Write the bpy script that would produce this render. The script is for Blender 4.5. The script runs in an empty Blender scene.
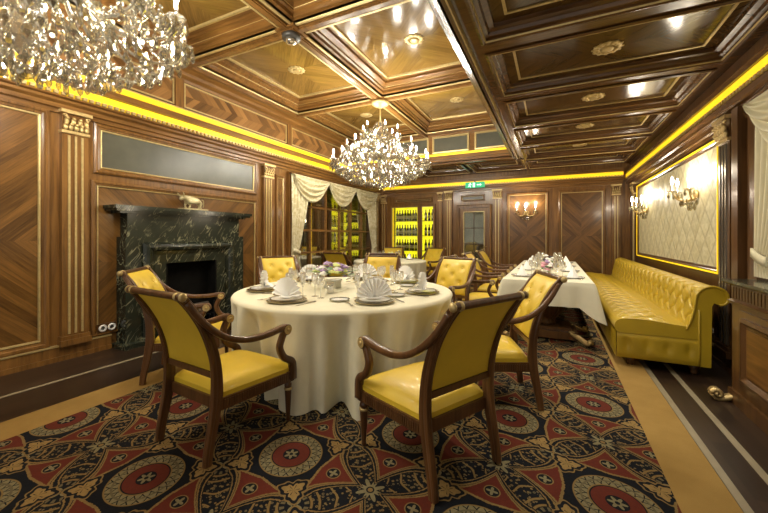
import bpy, math, random
from mathutils import Vector, Matrix
R = math.radians
PI = math.pi
S = bpy.context.scene
COL = S.collection
rnd = random.Random(7)

# ------------------------------------------------------------------ camera, world, exposure
TH = math.atan(169.0/350.0)
cam_d = bpy.data.cameras.new('camera')
cam = bpy.data.objects.new('camera', cam_d); COL.objects.link(cam)
cam.location = (0, 0, 1.3)
cam.rotation_euler = (R(90), 0, TH)
cam_d.sensor_width = 36.0
cam_d.lens = 350.0/768.0*36.0
cam_d.shift_y = -(256.5-236.0)/768.0
cam_d.clip_start = 0.05
S.camera = cam

wld = bpy.data.worlds.new('world'); S.world = wld
wld.use_nodes = True
bg = wld.node_tree.nodes['Background']
bg.inputs['Color'].default_value = (1.0, 0.93, 0.80, 1)
bg.inputs['Strength'].default_value = 0.42
S.view_settings.view_transform = 'Standard'
S.view_settings.look = 'None'
S.view_settings.gamma = 1.0
S.view_settings.use_curve_mapping = False
S.view_settings.exposure = 0.75
CHAND_W = 15.0      # each of the chandelier's lamps
SCONCE_W = 3.6
DOWN_W = 46.0
LED = .43

# ------------------------------------------------------------------ node helpers
class V:
    def __init__(s, nt, k): s.nt = nt; s.k = k
    def _m(s, op, *a):
        n = s.nt.nodes.new('ShaderNodeMath'); n.operation = op
        for i, v in enumerate((s,)+a):
            if isinstance(v, V): s.nt.links.new(v.k, n.inputs[i])
            else: n.inputs[i].default_value = v
        return V(s.nt, n.outputs[0])
    def __add__(s, o): return s._m('ADD', o)
    __radd__ = __add__
    def __sub__(s, o): return s._m('SUBTRACT', o)
    def __rsub__(s, o): return (s*-1.0)+o
    def __mul__(s, o): return s._m('MULTIPLY', o)
    __rmul__ = __mul__
    def __truediv__(s, o): return s._m('DIVIDE', o)
    def lt(s, o): return s._m('LESS_THAN', o)
    def gt(s, o): return s._m('GREATER_THAN', o)
    def abs(s): return s._m('ABSOLUTE')
    def floor(s): return s._m('FLOOR')
    def fract(s): return s._m('FRACT')
    def sin(s): return s._m('SINE')
    def cos(s): return s._m('COSINE')
    def sqrt(s): return s._m('SQRT')
    def pow(s, o): return s._m('POWER', o)
    def min(s, o): return s._m('MINIMUM', o)
    def max(s, o): return s._m('MAXIMUM', o)
    def atan2(s, o): return s._m('ARCTAN2', o)
    def ping(s, o): return s._m('PINGPONG', o)
    def clamp(s):
        r = s._m('ADD', 0.0); r.k.node.use_clamp = True; return r
def step(a, lo, hi):     # 0..1 ramp
    return ((a-lo)/(hi-lo)).clamp()
def hyp(a, b): return (a*a+b*b).sqrt()

def newmat(name):
    m = bpy.data.materials.new(name); m.use_nodes = True
    nt = m.node_tree
    return m, nt, nt.nodes['Principled BSDF']
def coords(nt, kind='Object'):
    t = nt.nodes.new('ShaderNodeTexCoord')
    s = nt.nodes.new('ShaderNodeSeparateXYZ')
    nt.links.new(t.outputs[kind], s.inputs[0])
    return t.outputs[kind], V(nt, s.outputs[0]), V(nt, s.outputs[1]), V(nt, s.outputs[2])
def comb(nt, x, y, z):
    n = nt.nodes.new('ShaderNodeCombineXYZ')
    for i, v in enumerate((x, y, z)):
        if isinstance(v, V): nt.links.new(v.k, n.inputs[i])
        else: n.inputs[i].default_value = v
    return n.outputs[0]
def noise(nt, vec, scale=5, detail=4, rough=.55, dist=0):
    n = nt.nodes.new('ShaderNodeTexNoise')
    n.inputs['Scale'].default_value = scale; n.inputs['Detail'].default_value = detail
    n.inputs['Roughness'].default_value = rough; n.inputs['Distortion'].default_value = dist
    nt.links.new(vec, n.inputs['Vector'])
    return V(nt, n.outputs['Fac'])
def white(nt, vec):
    n = nt.nodes.new('ShaderNodeTexWhiteNoise'); n.noise_dimensions = '3D'
    nt.links.new(vec, n.inputs['Vector']); return V(nt, n.outputs['Value'])
def vmul(nt, vec, sc):
    n = nt.nodes.new('ShaderNodeMapping'); n.inputs['Scale'].default_value = sc
    nt.links.new(vec, n.inputs['Vector']); return n.outputs[0]
def c4(c): return (c[0], c[1], c[2], 1)
def mix(nt, f, a, b):
    n = nt.nodes.new('ShaderNodeMix'); n.data_type = 'RGBA'
    def put(sock, v):
        if isinstance(v, V): nt.links.new(v.k, sock)
        elif isinstance(v, (int, float)): sock.default_value = v
        elif isinstance(v, tuple): sock.default_value = c4(v)
        else: nt.links.new(v, sock)
    put(n.inputs[0], f); put(n.inputs[6], a); put(n.inputs[7], b)
    return n.outputs[2]
def bump(nt, b, h, strength=.2, dist=.01):
    n = nt.nodes.new('ShaderNodeBump'); n.inputs['Strength'].default_value = strength
    n.inputs['Distance'].default_value = dist
    nt.links.new(h.k, n.inputs['Height']); nt.links.new(n.outputs[0], b.inputs['Normal'])
def setp(b, rough=.5, metal=0, spec=.5, coat=0, coatr=.1):
    b.inputs['Roughness'].default_value = rough; b.inputs['Metallic'].default_value = metal
    b.inputs['Specular IOR Level'].default_value = spec
    b.inputs['Coat Weight'].default_value = coat; b.inputs['Coat Roughness'].default_value = coatr

def flat(name, c, rough=.5, metal=0, var=.12, scale=8, coat=0, spec=.5, bmp=0):
    m, nt, b = newmat(name)
    vec, x, y, z = coords(nt)
    f = noise(nt, vec, scale, 5)
    d = tuple(v*(1-var*2) for v in c); l = tuple(min(1, v*(1+var*2)) for v in c)
    nt.links.new(mix(nt, f, d, l), b.inputs['Base Color'])
    setp(b, rough, metal, spec, coat)
    if bmp: bump(nt, b, noise(nt, vec, scale*6, 3), bmp, .004)
    return m
def wood(name, dark, light, mode='plain', rough=.3, coat=.4, band=.13, spec=.5):
    """plain: grain along z; grainx / grainy; chevron: book-matched panel in local x,z; panel: the same in x,y; frieze: herringbone along x"""
    m, nt, b = newmat(name)
    vec, x, y, z = coords(nt)
    if mode in ('chevron', 'panel', 'frieze'):
        v2 = y if mode == 'panel' else z
        if mode == 'frieze':
            f = x+v2.abs(); g = v2.abs()-x
            side = v2.gt(0.0)
        else:
            f = v2.abs()-x.abs(); g = v2.abs()+x.abs()
            side = v2.gt(0.0)*2.0+x.gt(0.0)
        q = (f/band).floor()
        tint = white(nt, comb(nt, q, side*3.0, 0.5))
        gr = noise(nt, comb(nt, f*34.0, g*2.2, side*7.0), 1.0, 5, .6, .6)
        seam = ((f/band).fract()-.5).abs().gt(.485)
        k = gr*.45+tint*.62-.03 if mode == 'frieze' else gr*.85+tint*.30-.08
        colr = mix(nt, step(k, .15, .85), dark, light)
        colr = mix(nt, seam*.45, colr, tuple(v*.3 for v in dark))
    else:
        sc = {'plain': (22, 22, 1.6), 'grainx': (1.6, 22, 22), 'grainy': (22, 1.6, 22)}[mode]
        gr = noise(nt, vmul(nt, vec, sc), 1.0, 5, .6, .8)
        big = noise(nt, vec, 1.3, 2)
        colr = mix(nt, step(gr*.75+big*.35, .3, .8), dark, light)
    nt.links.new(colr, b.inputs['Base Color'])
    setp(b, rough, 0, spec*.7, coat*.5, .12)
    return m
def glow(name, c, strength):
    m, nt, b = newmat(name)
    b.inputs['Base Color'].default_value = c4(c)
    b.inputs['Emission Color'].default_value = c4(c); b.inputs['Emission Strength'].default_value = strength
    return m
def clear(name, tint, gloss, rough=.03, diff=0.0):
    m = bpy.data.materials.new(name); m.use_nodes = True; nt = m.node_tree
    nt.nodes.clear()
    o = nt.nodes.new('ShaderNodeOutputMaterial')
    t = nt.nodes.new('ShaderNodeBsdfTransparent'); t.inputs[0].default_value = c4(tint)
    g = nt.nodes.new('ShaderNodeBsdfGlossy'); g.inputs['Roughness'].default_value = rough
    g.inputs['Color'].default_value = (1, 1, 1, 1)
    lw = nt.nodes.new('ShaderNodeLayerWeight'); lw.inputs[0].default_value = .35
    a = V(nt, lw.outputs['Facing'])*(1-gloss)*.8+gloss
    mx = nt.nodes.new('ShaderNodeMixShader')
    nt.links.new(a.k, mx.inputs[0]); nt.links.new(t.outputs[0], mx.inputs[1]); nt.links.new(g.outputs[0], mx.inputs[2])
    out = mx
    if diff:
        d = nt.nodes.new('ShaderNodeBsdfTranslucent'); d.inputs[0].default_value = (.95, .93, .88, 1)
        m2 = nt.nodes.new('ShaderNodeMixShader'); m2.inputs[0].default_value = diff
        nt.links.new(mx.outputs[0], m2.inputs[1]); nt.links.new(d.outputs[0], m2.inputs[2]); out = m2
    nt.links.new(out.outputs[0], o.inputs[0])
    return m

# ------------------------------------------------------------------ materials
WD, WL = (.058, .024, .006), (.285, .135, .034)
M = {}
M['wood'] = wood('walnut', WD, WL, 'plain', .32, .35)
M['woodx'] = wood('walnut_long_grain', WD, WL, 'grainx', .3, .35)
M['woody'] = wood('walnut_cross_grain', WD, WL, 'grainy', .3, .35)
M['chev'] = wood('walnut_chevron_veneer', (.034, .014, .0035), (.235, .110, .026), 'chevron', .3, .45, .10)
M['cpan'] = wood('ceiling_veneer', (.090, .048, .010), (.25, .145, .036), 'panel', .13, 0, .16)
M['dpan'] = wood('dark_ceiling_veneer', (.052, .027, .009), (.125, .068, .023), 'panel', .13, 0, .2)
M['frieze'] = wood('herringbone_veneer', (.07, .030, .008), (.34, .17, .055), 'frieze', .32, .3, .11)
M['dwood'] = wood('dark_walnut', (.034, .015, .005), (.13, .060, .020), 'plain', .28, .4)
M['dwoody'] = wood('dark_walnut_long', (.046, .021, .007), (.185, .088, .030), 'grainy', .25, .5)
M['dwoodx'] = wood('dark_walnut_cross', (.046, .021, .007), (.185, .088, .030), 'grainx', .25, .5)
M['chairwood'] = wood('carved_walnut', (.040, .0165, .006), (.17, .077, .028), 'plain', .3, .35)
M['gilt'] = flat('gilding', (.52, .39, .17), .42, .5, .18, 30)
M['gold'] = flat('antique_gold', (.55, .40, .17), .4, .6, .3, 40, bmp=.4)
M['leather'] = flat('mustard_leather', (.66, .455, .032), .5, 0, .08, 5, coat=.15, bmp=.04)
M['sofaleather'] = flat('ochre_leather', (.43, .29, .014), .4, 0, .08, 5, coat=.25, bmp=.04)
M['cloth'] = flat('cream_damask', (.72, .675, .50), .75, 0, .03, 14, spec=.25)
M['cloth2'] = flat('cream_linen', (.66, .62, .47), .75, 0, .03, 14, spec=.25)
M['napkin'] = flat('white_linen', (.90, .89, .86), .8, 0, .02, 20, spec=.2)
M['china'] = flat('white_china', (.82, .80, .74), .12, 0, .01, 8, coat=.3)
M['charger'] = flat('pewter_rim', (.36, .345, .29), .22, .85, .12, 30)
M['silver'] = flat('silver', (.62, .58, .5), .22, .9, .05, 30)
M['glass'] = clear('drinking_glass', (.94, .94, .92), .27, .05, .10)
M['crystal'] = clear('cut_crystal', (.66, .63, .53), .19, .07, .02)
M['xglass'] = clear('glass_arm', (.62, .58, .48), .24, .12, .04)
M['pane'] = clear('window_pane', (.92, .93, .88), .05, .02)
M['bulb'] = glow('lit_bulb', (1, .95, .86), 18)
M['led'] = glow('yellow_led', (1.0, .66, .012), LED)
M['glowsoft'] = glow('soft_yellow_glow', (1.0, .66, .012), .36)
M['winelit'] = glow('lit_wine_back', (.80, .72, .012), 1.0)
M['greyp'] = flat('grey_smoked_panel', (.080, .077, .054), .34, 0, .25, 3, spec=.4)
M['black'] = flat('soot_black', (.008, .008, .008), .7, 0, .2, 8)
M['soot'] = flat('firebox_brick', (.006, .0055, .0045), .9, 0, .3, 12, spec=.08, bmp=.5)
M['iron'] = flat('black_iron', (.03, .03, .03), .4, .6, .2, 20)
M['log'] = flat('charred_log', (.05, .035, .024), .8, 0, .4, 20, bmp=.5)
M['plastic'] = flat('white_plastic', (.80, .79, .76), .35, 0, .02, 10)
M['dgrey'] = flat('dark_grey_plastic', (.05, .045, .04), .4, 0, .1, 10)
M['bottle'] = flat('dark_bottle_glass', (.012, .022, .008), .1, 0, .2, 10, coat=.5)
M['blabel'] = flat('bottle_label', (.55, .48, .3), .6, 0, .1, 30)
M['lilac'] = flat('lilac_petals', (.42, .29, .50), .6, 0, .15, 30)
M['lime'] = flat('lime_petals', (.68, .72, .24), .6, 0, .12, 30)
M['whitep'] = flat('white_petals', (.84, .82, .76), .6, 0, .05, 30)
M['pink'] = flat('pink_petals', (.62, .30, .36), .6, 0, .15, 30)
M['leaf'] = flat('green_leaves', (.06, .17, .03), .5, 0, .3, 20)
M['stone'] = flat('pale_stone', (.55, .52, .42), .6, 0, .12, 20)
M['bronze'] = flat('gilt_bronze', (.50, .43, .24), .4, .4, .3, 60, bmp=.3)
M['signgreen'] = glow('sign_green', (.02, .48, .22), .3)
M['signwhite'] = glow('sign_white', (.75, .95, .88), 1.0)
M['sheer'] = flat('cream_sheer', (.62, .56, .38), .8, 0, .06, 10, spec=.2)

def curtain_mat():
    m, nt, b = newmat('cream_curtain_damask')
    vec, x, y, z = coords(nt)
    n1 = noise(nt, vec, 9, 3, .5, 1.5)
    nt.links.new(mix(nt, step(n1, .42, .6), (.50, .43, .25), (.66, .60, .42)), b.inputs['Base Color'])
    setp(b, .6, 0, .3); return m
M['curtain'] = curtain_mat()

def marble():
    m, nt, b = newmat('black_veined_marble')
    vec, x, y, z = coords(nt)
    w = noise(nt, vec, 2.6, 3, .5)
    pq = x*.87-z*.5; sq = x*.5+z*.87       # veins run up to the right
    d = noise(nt, comb(nt, pq*9.0+w*1.6, y*5.0, sq*2.0+w), 1.0, 3, .5, .5)
    vein = step((d-.5).abs(), .020, 0.0)*step(noise(nt, vec, 7, 2), .44, .60)
    d2 = noise(nt, comb(nt, pq*15.0+w*2.0, y*7.0+3.0, sq*3.4), 1.0, 2, .5, .4)
    vein2 = step((d2-.55).abs(), .022, 0.0)*step(noise(nt, vec, 5.4, 2), .46, .62)
    cloud = noise(nt, vec, 5, 4)
    base = mix(nt, cloud, (.007, .009, .006), (.030, .035, .024))
    c = mix(nt, (vein*.75+vein2*.55).clamp(), base, (.34, .33, .20))
    nt.links.new(c, b.inputs['Base Color']); setp(b, .16, 0, .4, .08, .05); return m
M['marble'] = marble()

def floor_mat():
    m, nt, b = newmat('dark_parquet')
    vec, x, y, z = coords(nt)
    row = (x/.09).floor()
    t = white(nt, comb(nt, row, ((y+row*.37)/.55).floor(), 0.0))
    g = noise(nt, comb(nt, x*40.0, y*2.5, t*9.0), 1.0, 5)
    seam = ((x/.09).fract()-.5).abs().gt(.485)
    c = mix(nt, (g*.6+t*.5).clamp(), (.009, .005, .0035), (.045, .025, .014))
    c = mix(nt, seam*.6, c, (.004, .003, .002))
    nt.links.new(c, b.inputs['Base Color']); setp(b, .34, 0, .35, .08, .15); return m
M['floor'] = floor_mat()
def border_mat():
    m, nt, b = newmat('gold_carpet_border')
    vec, x, y, z = coords(nt)
    n1 = noise(nt, vec, 6, 4); n2 = noise(nt, vec, 240, 2)
    c = mix(nt, n1*.6+n2*.4, (.24, .14, .036), (.42, .27, .085))
    nt.links.new(c, b.inputs['Base Color']); setp(b, .95, 0, .1); bump(nt, b, n2, .5, .004); return m
M['border'] = border_mat()
M['inlay'] = flat('pale_inlay', (.27, .225, .14), .4, 0, .1, 10)

def carpet_mat():
    m, nt, b = newmat('oriental_carpet')
    vec, X, Y, Z = coords(nt)
    P = 0.5575                      # half diagonal of one tile
    x = X-.28; y = (Y-2.01+x*.10)*1.009     # laid a touch askew
    a = (x+y)/(2*P)+.5; c = (x-y)/(2*P)+.5
    aw = a.fract()-.5; cw = c.fract()-.5
    lx = (aw+cw)*P; ly = (aw-cw)*P          # offset from the medallion's centre
    ax = lx.abs(); ay = ly.abs()
    r = hyp(lx, ly); th = ly.atan2(lx)
    big = ax.max(ay); sml = ax.min(ay); l1 = ax+ay
    wob = noise(nt, vec, 60, 2); wv = (noise(nt, vec, 90, 1)-.5)*.012
    black = (.009, .010, .013); tan = (.235, .15, .052); cream = (.225, .19, .098); red = (.128, .026, .015); dull = (.145, .118, .062)
    fx = big-P; fr = hyp(fx, sml); fth = sml.atan2(fx)     # offset from the nearest eight-petal flower
    # ground between the tiles: small leaves and curling stems
    vo = nt.nodes.new('ShaderNodeTexVoronoi'); vo.inputs['Scale'].default_value = 42; vo.feature = 'F1'
    nt.links.new(comb(nt, lx+ly*.45, ly-lx*.45, 0.0), vo.inputs['Vector'])
    vd = V(nt, vo.outputs['Distance'])
    vc = nt.nodes.new('ShaderNodeSeparateColor'); nt.links.new(vo.outputs['Color'], vc.inputs[0])
    vr = V(nt, vc.outputs[0])
    lv = mix(nt, vr, dull, tan)
    col = mix(nt, (vd+wv*6.0).lt(.34), black, lv)
    col = mix(nt, (vd+wv*6.0).lt(.13), col, black)
    stem = ((fr*70.0+(fth*6.0).sin()*1.7).sin()).gt(.90)
    col = mix(nt, stem*fr.gt(.10), col, tan)
    # roundel between the paired leaves of two tiles
    dm = hyp(ax-P/2, ay-P/2); da = (ay-P/2).atan2(ax-P/2)
    col = mix(nt, dm.lt(.088), col, black)
    col = mix(nt, step((dm-.086).abs(), .008, .005), col, tan)
    col = mix(nt, dm.lt(.030+(da*4.0).cos()*.016), col, cream); col = mix(nt, dm.lt(.011), col, black)
    col = mix(nt, ((da*6.0).sin().abs()*dm.gt(.05)*dm.lt(.074)).gt(.72), col, dull)
    # eight-petal flower where four tiles meet
    pet = .056+(fth*8.0).cos()*.024
    col = mix(nt, fr.lt(pet+.016), col, black)
    col = mix(nt, fr.lt(pet), col, cream)
    col = mix(nt, fr.lt(.022), col, black); col = mix(nt, fr.lt(.014), col, tan)
    # tile field: outline bowed inward, black star bed
    edge = l1-.462-(th*4.0).cos()*.006+(sml*(.2-sml)).max(0.0)*4.6+wv
    col = mix(nt, edge.lt(.048), col, black)
    col = mix(nt, edge.lt(.040), col, tan)
    col = mix(nt, edge.lt(.031), col, black)
    col = mix(nt, edge.lt(.012), col, tan)
    col = mix(nt, edge.lt(.0), col, black)
    inn = big-.233-sml*.13+wv
    kt = inn.gt(0.0)*edge.lt(-.010)
    col = mix(nt, (inn.gt(-.010))*edge.lt(-.004)*sml.lt(.19), col, tan)
    col = mix(nt, kt*edge.lt(-.018)*inn.gt(.004), col, red)
    kr = hyp(big-.318, sml); ka = sml.atan2(big-.318)
    col = mix(nt, kr.lt(.042), col, tan); col = mix(nt, kr.lt(.036), col, black)
    col = mix(nt, kr.lt(.020+(ka*4.0).cos()*.010), col, cream)
    # three lobed tan leaf on each diagonal
    lr = hyp(ax-.208, ay-.208); la = (ay-.208).atan2(ax-.208)
    lf = .048+((la-.785)*3.0).cos()*.016+((la-.785)*9.0).cos()*.006
    col = mix(nt, lr.lt(lf+.030), col, tan)
    col = mix(nt, lr.lt(lf+.020), col, black)
    col = mix(nt, lr.lt(lf), col, (.31, .20, .07))
    col = mix(nt, (lr.lt(.034)*((la-.785)*3.0).cos().abs().lt(.20)), col, black)
    # medallion: laurel ring and red heart
    ri = .187
    col = mix(nt, r.lt(ri+.018), col, black)
    g1 = ((th*11.0+r*48.0).sin()).abs(); g2 = ((th*11.0-r*48.0).sin()).abs()
    ringm = r.lt(ri)*r.gt(.122)
    col = mix(nt, ringm, col, cream)
    col = mix(nt, ringm*(g1.min(g2)).lt(.22), col, black)
    col = mix(nt, step((r-.155).abs(), .007, .004), col, dull)
    col = mix(nt, step((r-ri).abs(), .005, .003)+step((r-.122).abs(), .005, .003), col, tan)
    col = mix(nt, r.lt(.117), col, black)
    col = mix(nt, r.lt(.111), col, red)
    col = mix(nt, r.lt(.050), col, black)
    col = mix(nt, r.lt(.031+(th*6.0).cos()*.012), col, cream)
    col = mix(nt, r.lt(.011), col, black)
    # pile
    pile = noise(nt, vec, 300, 2)
    col = mix(nt, (wob-.35).clamp()*.55, col, (.02, .018, .016))
    hs = nt.nodes.new('ShaderNodeMix'); hs.data_type = 'RGBA'; hs.blend_type = 'MULTIPLY'; hs.inputs[0].default_value = .5
    nt.links.new(col, hs.inputs[6])
    nt.links.new(mix(nt, pile, (.55, .55, .55), (1.2, 1.2, 1.2)), hs.inputs[7])
    nt.links.new(hs.outputs[2], b.inputs['Base Color'])
    setp(b, .95, 0, .1); bump(nt, b, pile, .4, .004)
    return m
M['carpet'] = carpet_mat()

def quilt_mat():
    m, nt, b = newmat('quilted_cream_silk')
    vec, x, y, z = coords(nt)
    a = (x/.30+z/.34); c = (x/.30-z/.34)
    da = (a.fract()-.5).abs(); dc = (c.fract()-.5).abs()
    e = da.max(dc)
    h = (da*PI).cos()*(dc*PI).cos()
    n1 = noise(nt, vec, 14, 4, .5, 1.0)
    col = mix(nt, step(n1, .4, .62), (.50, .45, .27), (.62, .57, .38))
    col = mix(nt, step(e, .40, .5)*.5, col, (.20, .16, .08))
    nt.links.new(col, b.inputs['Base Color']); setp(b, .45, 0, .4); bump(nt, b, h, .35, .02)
    return m
M['quilt'] = quilt_mat()

# ------------------------------------------------------------------ mesh helpers
def catmull(pts, n=6):
    P = [Vector(p) for p in pts]; out = []
    for i in range(len(P)-1):
        p0 = P[max(i-1, 0)]; p1 = P[i]; p2 = P[i+1]; p3 = P[min(i+2, len(P)-1)]
        for k in range(n):
            t = k/n
            out.append(.5*((2*p1)+(p2-p0)*t+(2*p0-5*p1+4*p2-p3)*t*t+(3*p1-p0-3*p2+p3)*t**3))
    out.append(P[-1]); return out

class MB:
    def __init__(s): s.v = []; s.f = []; s.sm = []
    def add(s, vs, fs, smooth=False):
        b = len(s.v); s.v.extend([tuple(v) for v in vs])
        for f in fs: s.f.append(tuple(i+b for i in f)); s.sm.append(smooth)
        return s
    def box(s, x0, x1, y0, y1, z0, z1):
        vs = [(x, y, z) for z in (z0, z1) for y in (y0, y1) for x in (x0, x1)]
        return s.add(vs, [(0, 2, 3, 1), (4, 5, 7, 6), (0, 1, 5, 4), (2, 6, 7, 3), (0, 4, 6, 2), (1, 3, 7, 5)])
    def sweep(s, path, sec, up=(1, 0, 0), smooth=True, caps=True):
        """sec: list of (a,b) or function(i,n) -> list; a along 'up', b across"""
        P = [Vector(p) for p in path]; n = len(P); up = Vector(up); vs = []; fs = []
        m = None
        for i in range(n):
            t = (P[min(i+1, n-1)]-P[max(i-1, 0)]).normalized()
            u = (up-t*up.dot(t))
            if u.length < 1e-4: u = t.orthogonal()
            u.normalize(); w = t.cross(u)
            sc = sec(i, n) if callable(sec) else sec
            m = len(sc)
            vs += [P[i]+u*a+w*b for a, b in sc]
        for i in range(n-1):
            for k in range(m):
                k2 = (k+1) % m
                fs.append((i*m+k, i*m+k2, (i+1)*m+k2, (i+1)*m+k))
        b0 = len(s.v); s.add(vs, fs, smooth)
        if caps:
            s.f.append(tuple(b0+k for k in reversed(range(m)))); s.sm.append(False)
            s.f.append(tuple(b0+(n-1)*m+k for k in range(m))); s.sm.append(False)
        return s
    def tube(s, path, r, n=8, up=(0, 0, 1), smooth=True):
        def sec(i, N):
            rr = r[i] if isinstance(r, (list, tuple)) else r
            return [(rr*math.cos(2*PI*k/n), rr*math.sin(2*PI*k/n)) for k in range(n)]
        return s.sweep(path, sec, up, smooth)
    def lathe(s, prof, c=(0, 0, 0), n=16, axis='z', smooth=True, flute=0, nf=8, caps=True):
        vs = []; fs = []; m = len(prof)
        for i, (r, h) in enumerate(prof):
            for k in range(n):
                a = 2*PI*k/n
                rr = r*(1-flute*(.5+.5*math.cos(nf*a))) if flute else r
                p = (rr*math.cos(a), rr*math.sin(a), h)
                if axis == 'x': p = (p[2], p[0], p[1])
                elif axis == 'y': p = (p[1], p[2], p[0])
                vs.append((p[0]+c[0], p[1]+c[1], p[2]+c[2]))
        for i in range(m-1):
            for k in range(n):
                k2 = (k+1) % n
                fs.append((i*n+k, i*n+k2, (i+1)*n+k2, (i+1)*n+k))
        b0 = len(s.v); s.add(vs, fs, smooth)
        if not caps: return s
        s.f.append(tuple(b0+k for k in reversed(range(n)))); s.sm.append(False)
        s.f.append(tuple(b0+(m-1)*n+k for k in range(n))); s.sm.append(False)
        return s
    def grid(s, fn, nu, nv, smooth=True, wrap=False):
        vs = [fn(i/nu, j/nv) for j in range(nv+1) for i in range(nu+1)]
        w = nu+1
        fs = [(j*w+i, j*w+i+1, (j+1)*w+i+1, (j+1)*w+i) for j in range(nv) for i in range(nu)]
        return s.add(vs, fs, smooth)
    def rings(s, rect, prof, mp, fill=False):
        """mitred moulding round a rectangle: prof = [(inset, depth)]"""
        a0, a1, b0, b1 = rect; vs = []; fs = []
        for p, d in prof:
            for a, b in ((a0+p, b0+p), (a1-p, b0+p), (a1-p, b1-p), (a0+p, b1-p)):
                vs.append(mp(a, b, d))
        for i in range(len(prof)-1):
            for k in range(4):
                k2 = (k+1) % 4
                fs.append((i*4+k, i*4+k2, (i+1)*4+k2, (i+1)*4+k))
        if fill:
            n = (len(prof)-1)*4; fs.append((n, n+1, n+2, n+3))
        return s.add(vs, fs)
    def extrude(s, prof, mp, t0, t1):
        """prof polygon (a,b) carried from t0 to t1 through mp(a,b,t)"""
        n = len(prof)
        vs = [mp(a, b, t0) for a, b in prof]+[mp(a, b, t1) for a, b in prof]
        fs = [(k, (k+1) % n, n+(k+1) % n, n+k) for k in range(n)]
        fs += [tuple(reversed(range(n))), tuple(range(n, 2*n))]
        return s.add(vs, fs)
    def ball(s, c, r, nu=10, nv=6, sq=(1, 1, 1)):
        prof = [(max(1e-4, r*math.sin(PI*j/nv)), -r*math.cos(PI*j/nv)) for j in range(nv+1)]
        b0 = len(s.v); s.lathe(prof, (0, 0, 0), nu)
        for i in range(b0, len(s.v)):
            v = s.v[i]; s.v[i] = (v[0]*sq[0]+c[0], v[1]*sq[1]+c[1], v[2]*sq[2]+c[2])
        return s
    def build(s, name, mat, parent=None, loc=(0, 0, 0), rot=(0, 0, 0)):
        me = bpy.data.meshes.new(name); me.from_pydata(s.v, [], s.f)
        me.polygons.foreach_set('use_smooth', s.sm); me.update()
        import bmesh
        bm = bmesh.new(); bm.from_mesh(me); bmesh.ops.recalc_face_normals(bm, faces=bm.faces); bm.to_mesh(me); bm.free()
        me.materials.append(M[mat] if isinstance(mat, str) else mat)
        o = bpy.data.objects.new(name, me); COL.objects.link(o)
        o.location = loc; o.rotation_euler = rot
        if parent is not None: o.parent = parent
        return o
def tag(o, label=None, cat=None, group=None, kind=None):
    if label: o['label'] = label
    if cat: o['category'] = cat
    if group: o['group'] = group
    if kind: o['kind'] = kind
    return o
def empty(name, loc=(0, 0, 0), rz=0, label=None, cat=None, group=None, kind=None):
    o = bpy.data.objects.new(name, None); COL.objects.link(o)
    o.empty_display_size = .1
    o.location = loc; o.rotation_euler = (0, 0, rz)
    return tag(o, label, cat, group, kind)
def kids(o): return [c for c in KIDS.get(o.name, [])]
def copy_tree(o, parent=None):
    c = o.copy(); COL.objects.link(c)
    if parent is not None: c.parent = parent
    for ch in list(o.children): copy_tree(ch, c)
    return c
class Proto:
    """first use hands out the original, later uses hand out copies"""
    def __init__(s, o): s.o = o; s.used = False
    def put(s, loc, rz=0, label=None, group=None, cat=None):
        o = s.o if not s.used else copy_tree(s.o)
        s.used = True
        o.location = loc; o.rotation_euler = (0, 0, rz)
        return tag(o, label, cat, group)

XL, XR, YB = -4.65, 1.55, 9.4
YN = -1.6            # the room goes on behind the camera to here
IDm = lambda a, b, t: (a, b, t)

# ------------------------------------------------------------------ floor and carpet
fl = MB().box(XL-.2, XR+.4, YN, YB+.2, -.1, 0).build('floor', 'floor'); tag(fl, kind='structure')
for x in (-4.0, .83, 1.03):
    MB().box(x-.021, x+.021, YN, YB, 0, .002).build('inlay_strip', 'inlay', fl)
cp = MB().box(-3.12, .54, YN, 8.6, .0, .012).build('carpet', 'carpet')
tag(cp, 'wall to wall red, black and tan oriental medallion carpet under the tables', 'carpet')
for x0, x1 in ((-3.43, -3.12), (.54, .80)):
    MB().box(x0, x1, YN, 8.9, 0, .012).build('border', 'border', cp)
MB().box(-3.12, .54, 8.6, 8.9, 0, .012).build('border', 'border', cp)

# ------------------------------------------------------------------ wall shells
def wall_root(name, loc, rz): return empty(name, loc, rz, kind='structure')
WLr = wall_root('wall_left', (XL, 0, 0), R(90))      # local x = world Y, local -y = into the room
WBr = wall_root('wall_back', (0, YB, 0), 0)          # local x = world X
WRr = wall_root('wall_right', (XR, 0, 0), R(-90))    # local x = -world Y
mpw = lambda a, b, d: (a, -d, b)
def wbox(name, root, u0, u1, z0, z1, d0, d1, mat):
    return MB().box(u0, u1, -d1, -d0, z0, z1).build(name, mat, root)
def panel(root, u0, u1, z0, z1, mat='chev', fw=.07, gilt=True, d=.004, name='wall_panel', moulding='wood', cz=None):
    """an inset veneer field with a stepped wooden moulding and a gilt bead round it"""
    cu = (u0+u1)/2; c = (z0+z1)/2 if cz is None else cz
    f = MB().box(u0-cu, u1-cu, -d, .0, z0-c, z1-c).build(name, mat, root, loc=(cu, 0, c))
    MB().rings((u0-fw*.4, u1+fw*.4, z0-fw*.4, z1+fw*.4),
               [(0, 0), (0, .022), (fw*.22, .034), (fw*.4, .034), (fw*.5, .022), (fw*.72, .018), (fw*.8, .006), (fw, d)], mpw).build('panel_moulding', moulding, f, loc=(-cu, 0, -c))
    if gilt:
        MB().rings((u0-fw*.4, u1+fw*.4, z0-fw*.4, z1+fw*.4), [(fw*.78, .014), (fw*.81, .023), (fw*.97, .020), (fw*1.0, .004)], mpw).build('gilt_bead', 'gilt', f, loc=(-cu, 0, -c))
    return f
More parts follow.
